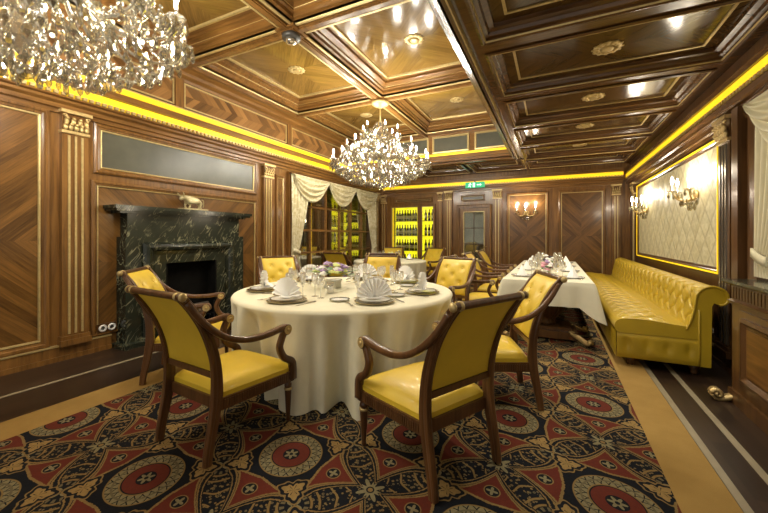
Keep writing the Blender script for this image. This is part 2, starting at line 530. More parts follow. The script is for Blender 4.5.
def pilaster(root, u0, u1, z0, z1, mat='wood', d=.055, strips=3, smat='gilt'):
    w = u1-u0; cu = (u0+u1)/2
    m = MB().box(u0, u1, -d, 0, z0, z1)
    m.box(u0-.02, u1+.02, -d-.03, 0, z0, z0+.06).box(u0-.012, u1+.012, -d-.018, 0, z0+.06, z0+.10)
    p = m.build('pilaster', mat, root)
    zt = z1-.22
    for k in range(strips):
        x = u0+w*(k+1)/(strips+1)
        MB().box(x-w*.042, x+w*.042, -d-.012, -d, z0+.12, zt-.04).build('flute', smat, p)
    # leafy capital
    c = MB().box(u0-.02, u1+.02, -d-.045, 0, z1-.035, z1).box(u0-.008, u1+.008, -d-.02, 0, zt-.02, zt+.01)
    for row, (zz, n, dd) in enumerate(((zt+.045, 5, .018), (zt+.105, 4, .028))):
        for k in range(n):
            x = u0+w*(k+.5)/n
            c.ball((x, -d-dd, zz), w*.10, 8, 6, (1, .8, 1.5)); c.ball((x, -d-dd-.016, zz+.028), w*.075, 8, 5)
    for sx in (-1, 1):
        pa = [(cu+sx*(w*.42+.02*math.cos(t)*(1-t/8)), -d-.03, z1-.065+.02*math.sin(t)*(1-t/8)) for t in [k*.6 for k in range(11)]]
        c.tube(pa, .009, 6, (0, 1, 0))
    c.build('capital', 'gold', p)
    return p
def plinth(root, u0, u1, h=.15, mat='wood', d=.04):
    p = MB().box(u0, u1, -d, 0, 0, h).box(u0, u1, -d-.012, 0, 0, .05).build('plinth', mat, root)
    MB().box(u0, u1, -d-.008, 0, h, h+.014).build('gilt_bead', 'gilt', p)

# left wall: wood shell with an opening for the window 5.41..8.84
m = MB().box(YN, 5.41, 0, .12, 0, 3.9).box(8.84, YB, 0, .12, 0, 3.9).box(5.41, 8.84, 0, .12, 2.48, 3.9).box(5.41, 8.84, 0, .12, 0, .28)
m.build('wall_face', 'wood', WLr)
plinth(WLr, YN, 2.28); plinth(WLr, 4.46, 5.41); plinth(WLr, 8.84, YB)
panel(WLr, -.35, 1.70, .20, 2.56, cz=1.25, fw=.09)
pilaster(WLr, 1.82, 2.05, .15, 2.62)
panel(WLr, 2.15, 4.48, 2.04, 2.54, 'greyp', .08, name='smoked_panel')
panel(WLr, 2.12, 4.50, .20, 1.90, fw=.07, cz=1.0)
pilaster(WLr, 4.64, 4.87, .15, 2.58)
panel(WLr, 5.0, 5.2, .30, 2.42, fw=.06)
wbox('door_post', WLr, 5.28, 5.41, 0, 2.55, 0, .07, 'wood')
pilaster(WLr, 8.98, 9.16, .15, 2.55, strips=2)

# back wall
m = MB().box(XL, -4.31, 0, .12, 0, 3.2).box(-2.96, XR, 0, .12, 0, 3.2).box(-4.31, -2.96, 0, .12, 2.17, 3.2).box(-4.31, -2.96, 0, .12, 0, .45)
m.build('wall_face', 'wood', WBr)
plinth(WBr, XL, -2.42); plinth(WBr, -1.40, XR)
pilaster(WBr, -4.62, -4.44, .15, 2.50, strips=2)
panel(WBr, -4.15, -3.05, 2.27, 2.36, 'dwood', .05)
pilaster(WBr, -2.86, -2.74, .15, 2.50, strips=1)
pilaster(WBr, -2.66, -2.46, .15, 2.52, strips=2)
panel(WBr, -2.22, -1.62, 2.24, 2.38, 'greyp', .05, name='smoked_panel')
pilaster(WBr, -1.40, -1.18, .15, 2.50, strips=2)
panel(WBr, -1.04, -.12, .35, 2.36, cz=1.30, fw=.07)
panel(WBr, .15, 1.05, .35, 2.36, cz=1.30, fw=.07)
pilaster(WBr, 1.20, 1.36, .15, 2.46, strips=2)

# right wall, local x = -Y; window opening Y 1.0..3.95
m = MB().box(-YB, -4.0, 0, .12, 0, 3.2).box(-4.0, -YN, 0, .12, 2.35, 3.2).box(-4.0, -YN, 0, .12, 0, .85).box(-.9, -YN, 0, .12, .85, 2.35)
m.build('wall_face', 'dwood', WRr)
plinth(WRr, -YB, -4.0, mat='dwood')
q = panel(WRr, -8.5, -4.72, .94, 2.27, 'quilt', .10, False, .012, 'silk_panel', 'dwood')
MB().rings((-8.53, -4.69, .91, 2.30), [(0, .03), (0, .042), (.018, .042), (.018, .03)], mpw).build('led_border', 'glowsoft', q, loc=(6.61, 0, -1.605))
panel(WRr, -8.4, -4.8, .28, .70, 'dwood', .07, False, moulding='dwood')
pilaster(WRr, -4.61, -4.36, .15, 2.44, 'dwood', .06, 3, 'charger')
pilaster(WRr, -8.86, -8.66, .15, 2.40, 'dwood', .05, 2)
wbox('door_post', WRr, -4.27, -4.15, 0, 2.45, 0, .08, 'dwood')
wbox('door_post', WRr, -4.08, -3.93, 0, 2.4, 0, .04, 'dwood')

# ------------------------------------------------------------------ cornices with their yellow light strips
def cornice(name, u0, u1, root_loc, rz, mat, base, gilt_top, sc=1.0):
    t = empty(name, root_loc, rz, kind='structure')
    ext = lambda a, b, x: (x, -a*sc, b)
    z = base
    MB().extrude([(0, z-.16), (.03, z-.16), (.03, z-.12), (.06, z-.11), (.06, z-.07), (.10, z-.05), (.10, z-.025), (.14, z-.015), (.14, z), (0, z)], ext, u0, u1).build('bed_moulding', mat, t)
    dm = MB()
    n = int((u1-u0)/.06)
    for k in range(n):
        x = u0+(k+.5)*(u1-u0)/n
        dm.box(x-.017, x+.017, -.165*sc, -.13*sc, z+.0, z+.032)
    dm.build('dentil_row', 'gilt', t)
    MB().box(u0, u1, -.155*sc, -.01, z+.032, z+.105).build('glow_strip', 'led', t)
    MB().extrude([(0, z+.11), (.19, z+.11), (.19, z+.13), (.16, z+.14), (.16, z+.175), (.12, z+.185), (.12, z+.21), (0, z+.21)], ext, u0, u1).build('crown_moulding', mat, t)
    if gilt_top:
        MB().box(u0, u1, -.13, -.02, z+.215, z+.275).build('glow_strip', 'glowsoft', t)  # gold line lit by the cove; its light is put in as glow
        MB().box(u0, u1, -.14, -.01, z+.275, z+.29).build('gilt_bead', 'gilt', t)
    return t
cornice('trim_1', YN, YB, (XL, 0, 0), R(90), 'woodx', 2.74, True)
cornice('trim_2', XL+.15, XR-.15, (0, YB, 0), 0, 'woodx', 2.62, False)
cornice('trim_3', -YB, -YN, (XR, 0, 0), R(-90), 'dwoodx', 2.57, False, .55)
# deep dark mouldings under the right hand strip
t = empty('trim_4', (XR, 0, 0), R(-90), kind='structure')
MB().extrude([(0, 2.34), (.03, 2.34), (.03, 2.38), (.05, 2.39), (.05, 2.46), (.085, 2.47), (.085, 2.50), (.11, 2.53), (0, 2.53)], lambda a, b, x: (x, -a, b), -YB, -YN).build('bed_moulding', 'dwoodx', t)

# ------------------------------------------------------------------ ceiling
ce = empty('ceiling', kind='structure')
BX0, BX1 = -.80, -.60        # beam between the raised and the low ceiling
YF = 7.7
# raised ceiling on the left
ZB, ZP = 3.60, 3.82
cols = [(-4.30, -2.74), (-2.54, BX0)]
rows = [(-1.3, .77), (.97, 2.99), (3.19, 5.20), (5.40, 7.45)]
strips = MB()
for x0, x1 in ((-4.60, -4.30), (-2.74, -2.54)): strips.box(x0, x1, YN, YF, ZB, ZB+.03)
ys = [YN]+[v for r_ in rows for v in r_]+[YF]
for k in range(0, len(ys), 2):
    for x0, x1 in cols: strips.box(x0, x1, ys[k], ys[k+1], ZB, ZB+.03)
for x in (-2.64, -4.42):
    strips.box(x-.045, x+.045, YN, YF, ZB-.022, ZB); strips.box(x-.03, x+.03, YN, YF, ZB-.034, ZB-.022)
for y in (.87, 3.09, 5.30):
    strips.box(-4.6, BX0, y-.045, y+.045, ZB-.0215, ZB); strips.box(-4.6, BX0, y-.03, y+.03, ZB-.0335, ZB-.0215)
for y in (3.09, 5.30, .87): strips.box(-2.64-.13, -2.64+.13, y-.13, y+.13, ZB-.03, ZB).box(-2.64-.09, -2.64+.09, y-.09, y+.09, ZB-.045, ZB-.03)
strips.build('beam_soffit', 'woody', ce)
prof = [(0, ZB), (0, ZB+.035), (.03, ZB+.045), (.03, ZB+.085), (.055, ZB+.10), (.055, ZB+.125), (.10, ZB+.15), (.12, ZB+.155), (.12, ZB+.19), (.17, ZB+.20), (.17, ZP)]
for ci, (x0, x1) in enumerate(cols):
    for (y0, y1) in rows:
        cx_, cy_ = (x0+x1)/2, (y0+y1)/2
        pn = MB().box(x0+.15-cx_, x1-.15-cx_, y0+.15-cy_, y1-.15-cy_, 0, .03).build('coffer_panel', 'cpan', ce, loc=(cx_, cy_, ZP-.002))
        MB().rings((x0, x1, y0, y1), prof, IDm).build('coffer_moulding', 'woodx', pn, loc=(-cx_, -cy_, -ZP+.002))
        MB().rings((x0, x1, y0, y1), [(.055, ZB+.10), (.048, ZB+.112), (.058, ZB+.124)], IDm).build('gilt_bead', 'gilt', pn, loc=(-cx_, -cy_, -ZP+.002))
        MB().rings((x0, x1, y0, y1), [(.165, ZB+.20), (.165, ZB+.192), (.19, ZB+.195), (.195, ZP)], IDm).build('gilt_bead', 'gilt', pn, loc=(-cx_, -cy_, -ZP+.002))
        MB().rings((x0-.03, x1+.03, y0-.03, y1+.03), [(0, ZB), (.0, ZB-.012), (.025, ZB-.012), (.03, ZB)], IDm).build('gilt_bead', 'gilt', pn, loc=(-cx_, -cy_, -ZP+.002))
# crown along the left wall, herringbone frieze below it
MB().extrude([(XL+.02, 3.43), (XL+.05, 3.43), (XL+.06, 3.47), (XL+.12, 3.50), (XL+.13, 3.54), (XL+.22, 3.58), (XL+.22, 3.62), (XL+.02, 3.62)], lambda a, b, t: (a, t, b), YN, YF).build('crown_moulding', 'woody', ce)
fy = [YN, .87, 3.09, 5.30, YF]
for k in range(4):
    c = (fy[k]+fy[k+1])/2; h = (fy[k+1]-fy[k])/2-.07
    f = MB().box(-h, h, -.02, 0, -.17, .17).build('frieze_panel', 'frieze', ce, loc=(XL+.02, c, 3.25), rot=(0, 0, R(90)))
    MB().rings((-h, h, -.17, .17), [(0, .02), (0, .035), (.02, .035), (.02, .02)], mpw).build('gilt_bead', 'gilt', f)
    if k: MB().box(XL, XL+.07, fy[k]-.06, fy[k]+.06, 3.04, 3.45).build('frieze_post', 'wood', ce)
# fascia at the far end of the raised part
MB().box(XL, BX1, YF, YF+.12, 2.98, 3.9).build('fascia', 'woodx', ce)
MB().box(XL, BX0, YF-.06, YF, 3.02, 3.10).build('fascia_ledge', 'woodx', ce)
MB().box(XL, BX0, YF-.05, YF-.005, 3.10, 3.15).build('glow_strip', 'glowsoft', ce)
for x0, x1 in ((-4.4, -3.55), (-3.4, -2.6), (-2.45, -1.68), (-1.5, -.82)):
    cx_ = (x0+x1)/2
    f = MB().box(x0-cx_, x1-cx_, -.02, 0, -.16, .16).build('smoked_panel', 'greyp', ce, loc=(cx_, YF, 3.36))
    MB().rings((x0-cx_, x1-cx_, -.16, .16), [(-.03, .0), (-.03, .03), (.0, .035), (.012, .02)], mpw).build('gilt_bead', 'gilt', f)
# the dividing beam, stepped on both sides
MB().extrude([(BX0-.04, 3.6), (BX0-.04, 3.30), (BX0-.10, 3.28), (BX0-.10, 3.20), (BX0-.03, 3.18), (BX0-.03, 3.04), (BX0, 3.02), (BX0, 2.97), (BX0+.05, 2.95), (BX0+.05, 2.92), (BX0+.09, 2.90), (BX1-.09, 2.90), (BX1-.05, 2.92), (BX1-.05, 2.95), (BX1, 2.97), (BX1, 3.9), (BX0-.04, 3.9)], lambda a, b, t: (a, t, b), YN, YF).build('dividing_beam', 'dwoody', ce)
for x in (BX0+.052, BX0+.10, BX1-.10, BX1-.052):
    MB().box(x-.006, x+.006, YN, YF, 2.89 if .06 < x-BX0 < .2 else 2.94, 2.96).build('gilt_bead', 'gilt', ce)
# low ceiling on the right and at the far end
ZL, ZLP = 2.94, 3.03
by = [.63, 1.89, 3.15, 4.41, 5.67, 6.93, 8.19]
low = MB()
low.box(1.44, XR, YN, YB, ZL, ZL+.03); low.box(BX1-.02, -.54, YN, YB, ZL, ZL+.03)
for y in by: low.box(-.54, 1.44, y-.09, y+.09, ZL, ZL+.03)
low.box(-.54, 1.44, 9.2, YB, ZL, ZL+.03)
low.box(XL, BX1, YF+.1, YF+.25, ZL, ZL+.03).box(XL, BX1, 9.15, YB, ZL, ZL+.03)
low.build('beam_soffit', 'dwoodx', ce)
lprof = [(0, ZL), (-.012, ZL-.012), (.01, ZL-.02), (.03, ZL-.006), (.03, ZL+.012), (.06, ZL+.02), (.07, ZL+.045), (.11, ZL+.055), (.115, ZLP)]
edges = [YN]+by+[9.3]
rects = [(-.54, 1.44, edges[k]+.09, edges[k+1]-.09) for k in range(len(edges)-1)]
rects += [(-4.5, -3.2, YF+.25, 9.15), (-3.1, -1.9, YF+.25, 9.15), (-1.8, -.55, YF+.25, 9.15)]
for (x0, x1, y0, y1) in rects:
    cx_, cy_ = (x0+x1)/2, (y0+y1)/2
    pn = MB().box(x0+.09-cx_, x1-.09-cx_, y0+.09-cy_, y1-.09-cy_, 0, .03).build('coffer_panel', 'dpan', ce, loc=(cx_, cy_, ZLP-.002))
    L = (-cx_, -cy_, -ZLP+.002)
    MB().rings((x0, x1, y0, y1), lprof, IDm).build('coffer_moulding', 'dwoodx', pn, loc=L)
    MB().rings((x0, x1, y0, y1), [(.024, ZL-.012), (.030, ZL-.016), (.036, ZL-.004)], IDm).build('gilt_bead', 'gilt', pn, loc=L)
    MB().rings((x0, x1, y0, y1), [(.20, ZLP), (.20, ZLP-.012), (.222, ZLP-.012), (.222, ZLP)], IDm).build('gilt_bead', 'gilt', pn, loc=L)
# roof over everything
MB().box(XL-.1, XR+.1, YN, YB+.1, 3.9, 3.98).build('roof_slab', 'dwood', ce)
MB().box(BX1, XR+.1, YN, YB+.1, 3.07, 3.12).build('roof_slab', 'dwood', ce)
MB().box(XL, BX1, YF+.12, YB+.1, 3.07, 3.12).build('roof_slab', 'dwood', ce)

# ------------------------------------------------------------------ gilt ceiling rosettes with their spots
def rosette_proto():
    t = empty('ceiling_rosette', cat='ceiling light')
    b = MB().lathe([(.03, -.022), (.05, -.02), (.055, -.012), (.06, 0)], n=20).build('collar', 'gilt', t)
    p = MB().lathe([(.06, 0), (.06, -.010), (.09, -.014), (.112, -.010), (.118, 0)], n=32, caps=False)
    for k in range(12):
        a = 2*PI*k/12
        p.ball((.112*math.cos(a), .112*math.sin(a), -.004), .020, 8, 5, (1, 1, .45))
        p.ball((.080*math.cos(a+.26), .080*math.sin(a+.26), -.012), .014, 8, 5, (1, 1, .5))
    p.build('petal_ring', 'gilt', t)
    MB().lathe([(.0005, -.021), (.028, -.021)], n=16).build('lamp', 'bulb', t)
    return t
ros = Proto(rosette_proto())
spots = []
for k, (w, y) in enumerate((('nearest of the row on the right', 2.52), ('second from the camera on the right', 3.78), ('third from the camera on the right', 5.04), ('fourth from the camera on the right', 6.30), ('farthest of the row on the right', 7.56))):
    ros.put((.45, y, ZLP-.003), 0, 'gilt leaf rosette in a dark ceiling coffer, '+w, 'ceiling rosettes'); spots.append((.45, y, ZLP-.04))
for w, x, y in (('in front of the far chandelier', -1.60, 4.2), ('beyond the far chandelier on the right', -1.6, 6.4), ('beside the fireplace wall', -3.5, 4.2), ('beyond the far chandelier on the left', -3.5, 6.4), ('nearest on the left', -3.5, 2.0)):
    ros.put((x, y, ZP-.003), 0, 'gilt rosette in a warm wooden ceiling coffer, '+w, 'ceiling rosettes'); spots.append((x, y, ZP-.04))
for i, p in enumerate(spots):
    ld = bpy.data.lights.new('rosette_spot', 'SPOT'); ld.energy = DOWN_W; ld.color = (1, .92, .78)
    ld.spot_size = R(110); ld.spot_blend = .8; ld.shadow_soft_size = .05
    lo = bpy.data.objects.new('rosette_spot', ld); COL.objects.link(lo); lo.location = p

# ------------------------------------------------------------------ window 1 on the left wall: glazed grid with a lit wine store behind
w1 = empty('window_1', (XL, 0, 0), R(90), kind='structure')
fr = MB()
u0, u1, z0, z1 = 5.41, 8.84, .28, 2.48
fr.rings((u0, u1, z0, z1), [(0, 0), (0, .03), (.09, .03), (.09, -.06), (0, -.06), (0, 0)], mpw)
fr.build('window_frame', 'dwood', w1)
g = MB()
for u in (6.05, 6.62, 7.18, 7.72, 8.28): g.box(u-.022, u+.022, .01, .05, z0+.09, z1-.09)
for z in (.95, 1.42, 1.92): g.box(u0+.09, u1-.09, .012, .048, z-.02, z+.02)
g.build('glazing_bars', 'woodx', w1)
MB().box(u0+.06, u1-.06, .055, .062, z0+.05, z1-.05).build('glass_pane', 'pane', w1)
# the store room behind
st = empty('wall_store', (XL, 0, 0), R(90), kind='structure')
MB().box(u0-.1, u1+.1, 1.0, 1.06, 0, 2.7).box(u0-.16, u0-.1, .12, 1.06, 0, 2.7).box(u1+.1, u1+.16, .12, 1.06, 0, 2.7).box(u0-.1, u1+.1, .12, 1.06, 2.6, 2.7).box(u0-.1, u1+.1, .12, 1.06, -.05, .02).build('wall_face', 'dwood', st)
def rack(name, root_loc, rz, uu0, uu1, zz0, zz1, nshelf, depth, label, post_every=None):
    t = empty(name, root_loc, rz, label, 'wine rack')
    MB().box(uu0, uu1, depth-.02, depth, zz0, zz1).build('lit_back', 'winelit', t)
    MB().box(uu0-.03, uu0, 0, depth, zz0-.03, zz1+.03).build('side_panel', 'dwood', t)
    MB().box(uu1, uu1+.03, 0, depth, zz0-.03, zz1+.03).build('side_panel', 'dwood', t)
    MB().box(uu0, uu1, 0, depth, zz1, zz1+.03).build('top_panel', 'dwood', t)
    zs = []
    for k in range(nshelf):
        z = zz0+(zz1-zz0)*k/nshelf
        MB().box(uu0, uu1, 0, depth-.02, z-.025 if k == 0 else z-.012, z).build('shelf', 'dwood' if k == 0 else 'pane', t); zs.append(z)
    return t, zs
def bottle_proto():
    t = empty('wine_bottle', cat='bottle')
    MB().lathe([(.036, 0), (.038, .01), (.038, .19), (.034, .215), (.016, .245), (.0145, .30), (.016, .302), (.016, .315), (.012, .317)], n=12).build('glass_body', 'bottle', t)
    MB().lathe([(.0386, .06), (.0386, .15)], n=12).build('paper_label', 'blabel', t)
    return t
bot = Proto(bottle_proto())
r1, zs = rack('wine_rack', (XL, 0, 0), R(90), 7.0, 8.75, .75, 2.3, 4, .9, 'backlit wine rack seen through the gridded window on the left')
r1['category'] = 'wine rack'
# rack stands deep in the store: move its front back
r1.location = (XL-.12, 0, 0)
MB().box(6.97, 8.78, .3, .88, .02, .72).build('base_cabinet', 'dwood', r1)
SH = ('lowest', 'second', 'third', 'top')
ORD = ('first', 'second', 'third', 'fourth', 'fifth', 'sixth', 'seventh', 'eighth', 'ninth')
for k, z in enumerate(zs):
    for j in range(9):
        bot.put((XL-.12-.62, 7.14+j*.185+rnd.uniform(-.02, .02), z+.002), 0, '%s dark wine bottle from left, %s shelf of rack behind window' % (ORD[j], SH[k]), 'bottles on the %s rack shelf' % SH[k])
# lamp strip standing left of the rack (bright yellow upright)
s_ = MB().box(6.90, 6.95, .55, .6, .5, 2.4).build('upright_light', 'led', r1)

# wine cabinet in the back wall
wc = empty('wine_cabinet', (0, YB, 0), 0, 'glass fronted wine cabinet glowing yellow, built into the back wall', 'wine cabinet')
MB().box(-4.31, -2.96, .34, .36, .45, 2.17).build('lit_back', 'winelit', wc)
MB().box(-4.34, -4.31, 0, .36, .42, 2.2).build('side_panel', 'dwood', wc)
MB().box(-2.96, -2.93, 0, .36, .42, 2.2).build('side_panel', 'dwood', wc)
MB().box(-4.31, -2.96, 0, .36, 2.17, 2.2).build('top_panel', 'dwood', wc)
MB().box(-4.31, -2.96, 0, .36, .42, .45).build('bottom_panel', 'dwood', wc)
MB().box(-4.29, -4.24, .02, .06, .5, 2.14).build('upright_light', 'led', wc)
for (a, b) in ((-4.33, -3.40), (-3.40, -2.94)):
    d = MB().rings((a, b, .43, 2.19), [(0, 0), (0, .045), (.055, .045), (.065, .02), (.065, 0)], mpw).build('door', 'wood', wc)
    MB().rings((a, b, .43, 2.19), [(.058, .02), (.058, .03), (.072, .03), (.072, .01)], mpw).build('gilt_bead', 'gilt', d)
    MB().box(a+.06, b-.06, -.012, -.006, .49, 2.13).build('glass_pane', 'pane', d)
wz = [.45+.43*k for k in range(4)]
for k, z in enumerate(wz):
    if k: MB().box(-4.31, -2.96, .03, .33, z-.014, z).build('shelf', 'wood', wc)
    for j in range(9):
        bot.put((-4.17+j*.084+rnd.uniform(-.003, .003), YB+.15, z+.002), 0, '%s dark wine bottle from left, %s shelf, wide door of glowing cabinet' % (ORD[j], SH[k]), 'bottles behind the wide cabinet door, %s shelf' % SH[k])
    for j in range(3):
        bot.put((-3.28+j*.10, YB+.15, z+.002), 0, '%s dark wine bottle from left, %s shelf, narrow door of glowing cabinet' % (ORD[j], SH[k]), 'bottles behind the narrow cabinet door, %s shelf' % SH[k])

# glazed door in the back wall
d1 = empty('door_1', (-1.885, YB, 0), 0, kind='structure')
MB().rings((-.455, .455, -.2, 2.13), [(0, 0), (0, .06), (.03, .075), (.08, .075), (.09, .04), (.09, .0)], mpw).build('door_frame', 'wood', d1)
lf = MB().rings((-.365, .365, -.13, 2.04), [(0, .0), (0, .035), (.085, .035), (.10, .015), (.10, .0)], mpw).build('door_leaf', 'wood', d1)
MB().box(-.28, .28, -.03, 0, .05, .62).build('door_panel', 'chev', lf)
MB().rings((-.365, .365, .55, 2.04), [(.088, .02), (.088, .04), (.108, .04), (.108, .01)], mpw).build('gilt_bead', 'gilt', lf)
gm = flat('dark_mirror_glass', (.22, .22, .17), .05, .8, .3, 3)
MB().box(-.27, .27, -.012, -.004, .64, 1.95).build('glass_pane', gm, lf)
MB().box(-.008, .008, -.03, -.01, .64, 1.95).box(-.27, .27, -.03, -.01, 1.08, 1.10).box(-.27, .27, -.03, -.01, 1.50, 1.52).build('glazing_bars', 'dwood', lf)
MB().tube(catmull([(.32, -.035, 1.02), (.32, -.075, 1.02), (.25, -.085, 1.02)], 4), .01, 8).build('door_handle', 'gold', lf)

# exit sign: running figure and arrow on green
es = empty('exit_sign', (-1.83, YB-.17, 2.555), 0, 'green emergency exit sign with white running figure above glazed door', 'sign')
MB().box(-.25, .25, 0, .03, .0, .15).build('sign_box', 'signgreen', es)
f = MB()
f.ball((-.12, -.004, .122), .014, 10, 6, (1, .3, 1))
for pa in ([(-.125, 0, .105), (-.135, 0, .065)], [(-.135, 0, .065), (-.11, 0, .045), (-.12, 0, .018)], [(-.135, 0, .065), (-.155, 0, .04), (-.18, 0, .035)], [(-.125, 0, .10), (-.10, 0, .085), (-.085, 0, .095)], [(-.128, 0, .10), (-.155, 0, .09), (-.16, 0, .07)]):
    f.tube([(p[0], -.003, p[2]) for p in pa], .007, 6, (0, 1, 0))
f.build('running_figure', 'signwhite', es)
MB().box(.05, .13, -.004, 0, .065, .085).add([(.13, -.004, .045), (.13, -.004, .105), (.17, -.004, .075)], [(0, 1, 2)]).build('arrow', 'signwhite', es)
MB().box(-.05, .0, -.004, 0, .02, .13).build('doorway_mark', 'signwhite', es)
MB().box(-.02, .02, .0, .10, .15, .19).build('bracket', 'dgrey', es)

# ------------------------------------------------------------------ window 2 on the right, sideboard below
w2 = empty('window_2', (XR, 0, 0), R(-90), kind='structure')
MB().rings((-4.0, -.9, .85, 2.35), [(0, 0), (0, .03), (.08, .03), (.08, -.05), (0, -.05), (0, 0)], mpw).build('window_frame', 'dwood', w2)
MB().box(-3.95, -.95, .06, .066, .9, 2.3).build('glass_pane', 'pane', w2)
MB().box(-2.49, -2.43, .02, .07, .9, 2.3).build('mullion', 'dwood', w2)

def drape(m, fn, nu, nv): m.grid(fn, nu, nv)
def curtains(name, loc, rz, label, u0, u1, ztop, zbot, nsw, dw=.42, drop=.55, tie=None, d0=.10, sides=(0, 1), mat='curtain'):
    t = empty(name, loc, rz, label, 'curtain')
    W = u1-u0
    MB().box(u0-.03, u1+.03, -d0-.03, -.075, ztop, ztop+.03).build('curtain_rail', 'dwood', t)
    for k in range(nsw):
        a, b = u0+W*k/nsw-.03, u0+W*(k+1)/nsw+.03
        def sw(s, v, a=a, b=b):
            sag = drop*v*(1-(2*s-1)**2)**.8
            pinch = 1-.10*v
            x = (a+b)/2+(s-.5)*(b-a)*pinch
            fold = .035*math.sin(v*PI*9)*(.35+.65*(1-(2*s-1)**2))
            return (x, -d0-.04-.05*math.sin(PI*min(1, v*1.1))-fold, ztop+.01-.06*v-sag)
        MB().grid(sw, 24, 40).build('swag', mat, t)
    for sd in sides:
        s0 = u0 if sd == 0 else u1; sg = 1 if sd == 0 else -1
        def dr(s, v, s0=s0, sg=sg):
            z = ztop-(ztop-zbot)*v
            w = dw
            if tie is not None:
                q = (z-tie)/(ztop-tie)
                w = dw*(.30+.70*max(0, q)**.8) if q > 0 else dw*(.30+.3*min(1, -q*2))
            x = s0+sg*w*s
            return (x, -d0-.01-.028*math.sin(s*PI*11+v*1.2), z)
        MB().grid(dr, 66, 24).build('side_drape', mat, t)
        if tie is not None:
            bw = dw*.36
            MB().sweep([(s0+sg*(bw*k/8), -d0-.052-.012*math.sin(PI*k/8), tie+.03*math.cos(PI*k/8)) for k in range(9)], [(-.035, -.006), (.035, -.006), (.035, .006), (-.035, .006)], (0, 0, 1)).build('tie_band', mat, t)
    return t
curtains('window_curtain', (XL, 0, 0), R(90), 'cream swagged curtains framing the gridded window on the left wall', 5.30, 8.86, 2.50, .30, 3, .62, .46, 1.0)
curtains('sheer_curtain', (XR, 0, 0), R(-90), 'cream swagged curtain tied back at the right edge above the sideboard', -3.76, -.9, 2.36, .98, 3, .62, .42, 1.14, .085, mat='sheer')

sb = empty('sideboard', (1.28, 0, 0), 0, 'dark panelled wood sideboard with black marble top on the right', 'sideboard')
MB().box(0, .26, -1.2, 3.70, .10, .915).build('body', 'dwood', sb)
MB().box(-.02, .26, -1.2, 3.72, 0, .10).build('base', 'dwood', sb)
MB().extrude([(-.005, .915), (-.03, .925), (-.045, .935), (-.045, .957), (.26, .957), (.26, .915)], lambda a, b, t: (a, t, b), -1.2, 3.77).build('marble_top', 'marble', sb)
MB().extrude([(0, .765), (-.018, .77), (-.018, .785), (-.03, .795), (0, .805)], lambda a, b, t: (a, t, b), -1.2, 3.71).build('moulding', 'dwood', sb)
rd = MB()
for k in range(110): rd.box(-.008, 0, 3.69-k*.045-.03, 3.69-k*.045, .815, .905)
rd.build('fluted_frieze', 'dwood', sb)
for y0, y1 in ((2.62, 3.55), (1.6, 2.5), (.5, 1.4)):
    mpx = lambda a, b, d: (-d, a, b)
    dd = MB().box(-.012, 0, y0, y1, .16, .74).build('door', 'dwood', sb)
    MB().rings((y0, y1, .16, .74), [(.05, .012), (.05, .03), (.075, .036), (.09, .02), (.10, .012)], mpx).build('moulding', 'dwood', dd)
    MB().box(-.016, -.01, y0+.12, y1-.12, .28, .62).build('door_panel', 'woody', dd)
sf = MB()
sp = [(-.105-.036*math.cos(t)*(1-t/9.5), 3.67, .048+.036*math.sin(t)*(1-t/9.5)) for t in [k*.45 for k in range(18)]]
sf.sweep(sp, [(-.035, -.012), (.035, -.012), (.035, .012), (-.035, .012)], (0, 1, 0))
sf.sweep(catmull([(-.138, 3.67, .045), (-.11, 3.67, .016), (-.05, 3.67, .022), (.02, 3.67, .06)], 6), [(-.035, -.014), (.035, -.014), (.035, .014), (-.035, .014)], (0, 1, 0))
sf.build('scroll_foot', 'gold', sb)

# ------------------------------------------------------------------ fireplace
fp = empty('fireplace', (XL, 3.19, 0), R(90), 'black veined marble fireplace with deep mantel shelf on the left wall', 'fireplace')
H_ = .93
MB().box(-.98, .98, -.27, 0, 1.615, 1.655).box(-.96, .96, -.25, 0, 1.59, 1.615).box(-.90, .90, -.20, 0, 1.565, 1.59).build('mantel_shelf', 'marble', fp)
MB().box(-.80, .82, -.15, 0, 1.29, 1.565).build('frieze', 'marble', fp)
FO = (-.37, .38, .12, .95)     # opening
su = MB().box(-.84, FO[0], -.19, 0, .0, 1.29).box(FO[1], .87, -.19, 0, 0, 1.29).box(FO[0], FO[1], -.19, 0, FO[3], 1.29)
su.build('surround', 'marble', fp)
MB().rings((-.66, .68, -.3, 1.22), [(0, .19), (0, .215), (.025, .24), (.06, .25), (.095, .235), (.11, .21), (.13, .205), (.15, .20), (.15, .19)], mpw).build('bolection_moulding', 'marble', fp)
MB().box(-.90, .92, -.30, 0, 0, .05).build('hearth', 'marble', fp)
fb = MB().box(FO[0], FO[1], -.02, 0, .06, FO[3]).box(FO[0], FO[0]+.02, -.19, 0, .06, FO[3]).box(FO[1]-.02, FO[1], -.19, 0, .06, FO[3])
fb.build('firebox', 'soot', fp)
gt = MB()
for k in range(9): gt.box(-.25+k*.075, -.235+k*.075, -.18, -.05, .16, .18)
for x in (-.25, .36): gt.box(x-.012, x+.012, -.18, -.165, .06, .36).box(x-.012, x+.012, -.07, -.05, .06, .18)
gt.build('fire_grate', 'iron', fp)
for k, (x0, z, r_) in enumerate(((-.2, .225, .042), (-.12, .23, .04), (-.16, .30, .045))):
    MB().tube([(x0, -.10-.03*(k % 2), z), (x0+.45, -.11+.03*(k % 2), z+.01)], r_, 10).build('log', 'log', fp)

